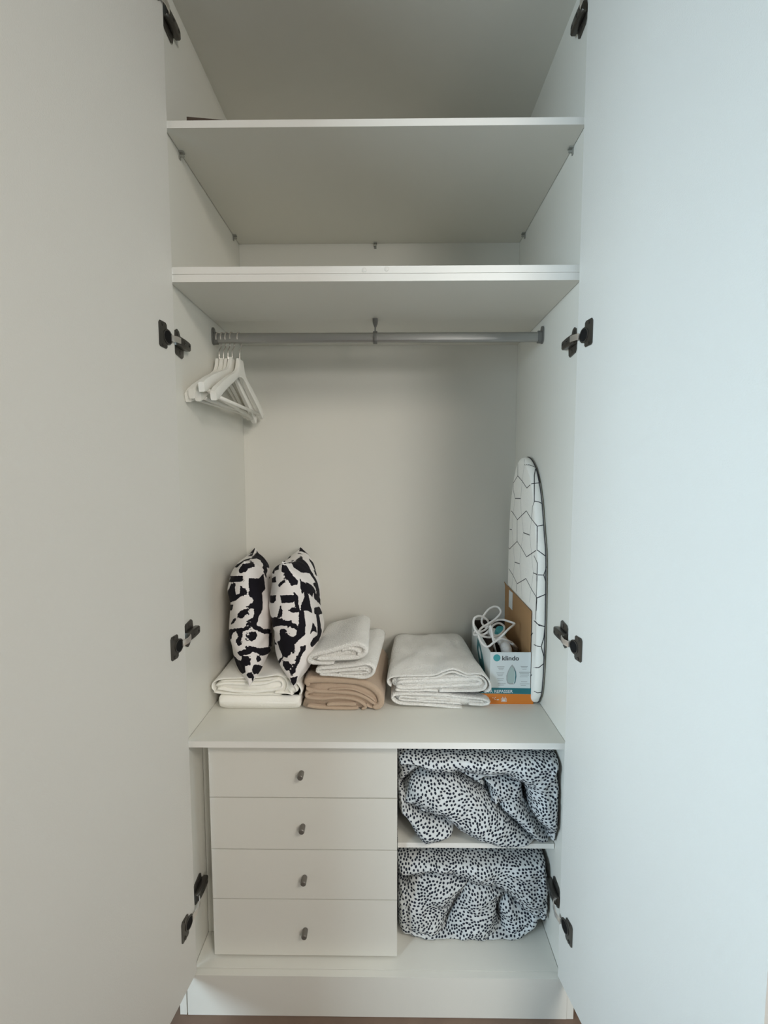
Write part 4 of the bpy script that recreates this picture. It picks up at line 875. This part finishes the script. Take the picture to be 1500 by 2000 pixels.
duvet((770, 1460), 4.41,
  [(36, -12), (400, -14), (900, -14), (1335, -12), (1350, 120), (1380, 250), (1412, 420), (1418, 560), (1410, 700), (1375, 765), (1300, 775), (1245, 805), (1150, 818), (1000, 812), (880, 790), (760, 750), (640, 705), (560, 662), (515, 652), (480, 690), (400, 733), (320, 745), (235, 735), (180, 690), (140, 650), (120, 600), (60, 520), (34, 480), (32, 200)],
  [([(20, -40), (1400, -40), (1440, 330), (1450, 500), (1440, 760), (1330, 760), (1280, 640), (1150, 500), (1110, 270), (1000, 232), (900, 175), (560, 158), (330, 152), (200, 105), (120, 92), (20, 88)], .030, .050, .045, .3),
   ([(10, 60), (130, 80), (270, 150), (180, 215), (110, 260), (10, 340)], .000, .035, .03, 1.1),
   ([(90, 330), (120, 240), (260, 170), (400, 185), (540, 220), (700, 325), (820, 410), (920, 500), (1030, 620), (1170, 725), (1240, 750), (1210, 840), (1000, 840), (800, 790), (640, 735), (500, 650), (380, 560), (180, 490), (60, 420)], .014, .048, .045, .9),
   ([(220, 420), (400, 430), (560, 445), (640, 520), (500, 560), (380, 500), (230, 500)], .040, .014, .02, 1.6),
   ([(10, 330), (70, 330), (170, 470), (300, 545), (450, 590), (520, 640), (500, 740), (340, 790), (200, 790), (120, 650), (20, 520)], .008, .050, .04, 2.0),
   ([(760, 250), (900, 245), (1100, 262), (1130, 440), (1260, 600), (1380, 750), (1240, 770), (1100, 670), (950, 520), (830, 430), (800, 330)], .004, .034, .03, 1.4),
   ([(900, 470), (1010, 400), (1120, 480), (1230, 620), (1330, 740), (1230, 780), (1080, 660)], .024, .030, .025, 2.4),
   ([(330, 160), (560, 165), (880, 185), (1000, 240), (860, 250), (780, 260), (800, 350), (690, 300), (540, 215)], .004, .030, .02, .1),
   ([(820, 385), (870, 375), (900, 420), (860, 460), (825, 430)], .034, .012, .012, .1)],
  (640, 380), .050, .50, Z(-1.0250) + .0012, ZWB - .0015, .0595, .4985, 3.0,
  'dotted grey white duvet bundled on the shelf directly under the worktop', M['dotcloth'])
duvet((770, 1640), 4.41,
  [(36, 60), (400, 60), (900, 60), (1235, 60), (1265, 150), (1300, 290), (1322, 400), (1335, 520), (1320, 560), (1250, 545), (1215, 560), (1190, 630), (1120, 690), (1040, 730), (950, 758), (850, 772), (700, 780), (560, 775), (470, 775), (380, 785), (300, 745), (200, 705), (100, 685), (36, 640), (32, 300)],
  [([(10, 30), (1290, 30), (1340, 380), (1370, 590), (1250, 560), (1170, 500), (1075, 465), (1000, 430), (960, 395), (860, 325), (780, 295), (690, 290), (610, 262), (560, 232), (400, 198), (290, 188), (240, 235), (170, 222), (10, 195)], .034, .045, .05, .2),
   ([(10, 360), (90, 310), (170, 240), (300, 205), (450, 218), (590, 265), (640, 300), (570, 400), (500, 520), (440, 650), (390, 830), (250, 770), (10, 720)], .026, .042, .08, .8),
   ([(600, 300), (780, 300), (880, 345), (980, 410), (905, 430), (875, 510), (890, 640), (900, 830), (600, 830), (370, 810), (430, 650), (520, 470)], .030, .040, .09, 1.9),
   ([(960, 405), (1070, 470), (1190, 505), (1230, 560), (1240, 650), (1060, 760), (950, 800), (870, 790), (885, 620), (880, 490)], .022, .040, .06, 2.7),
   ([(1000, 400), (1090, 380), (1200, 440), (1260, 560), (1140, 520), (1060, 480)], .050, .018, .02, 1.2)],
  (640, 420), .100, .50, ZB + .0012, Z(-1.0394) - .0015, .0595, .4985, 9.0,
  'dotted grey white duvet bundled on the bottom panel, below the middle shelf', M['dotcloth'], -.012, .090)
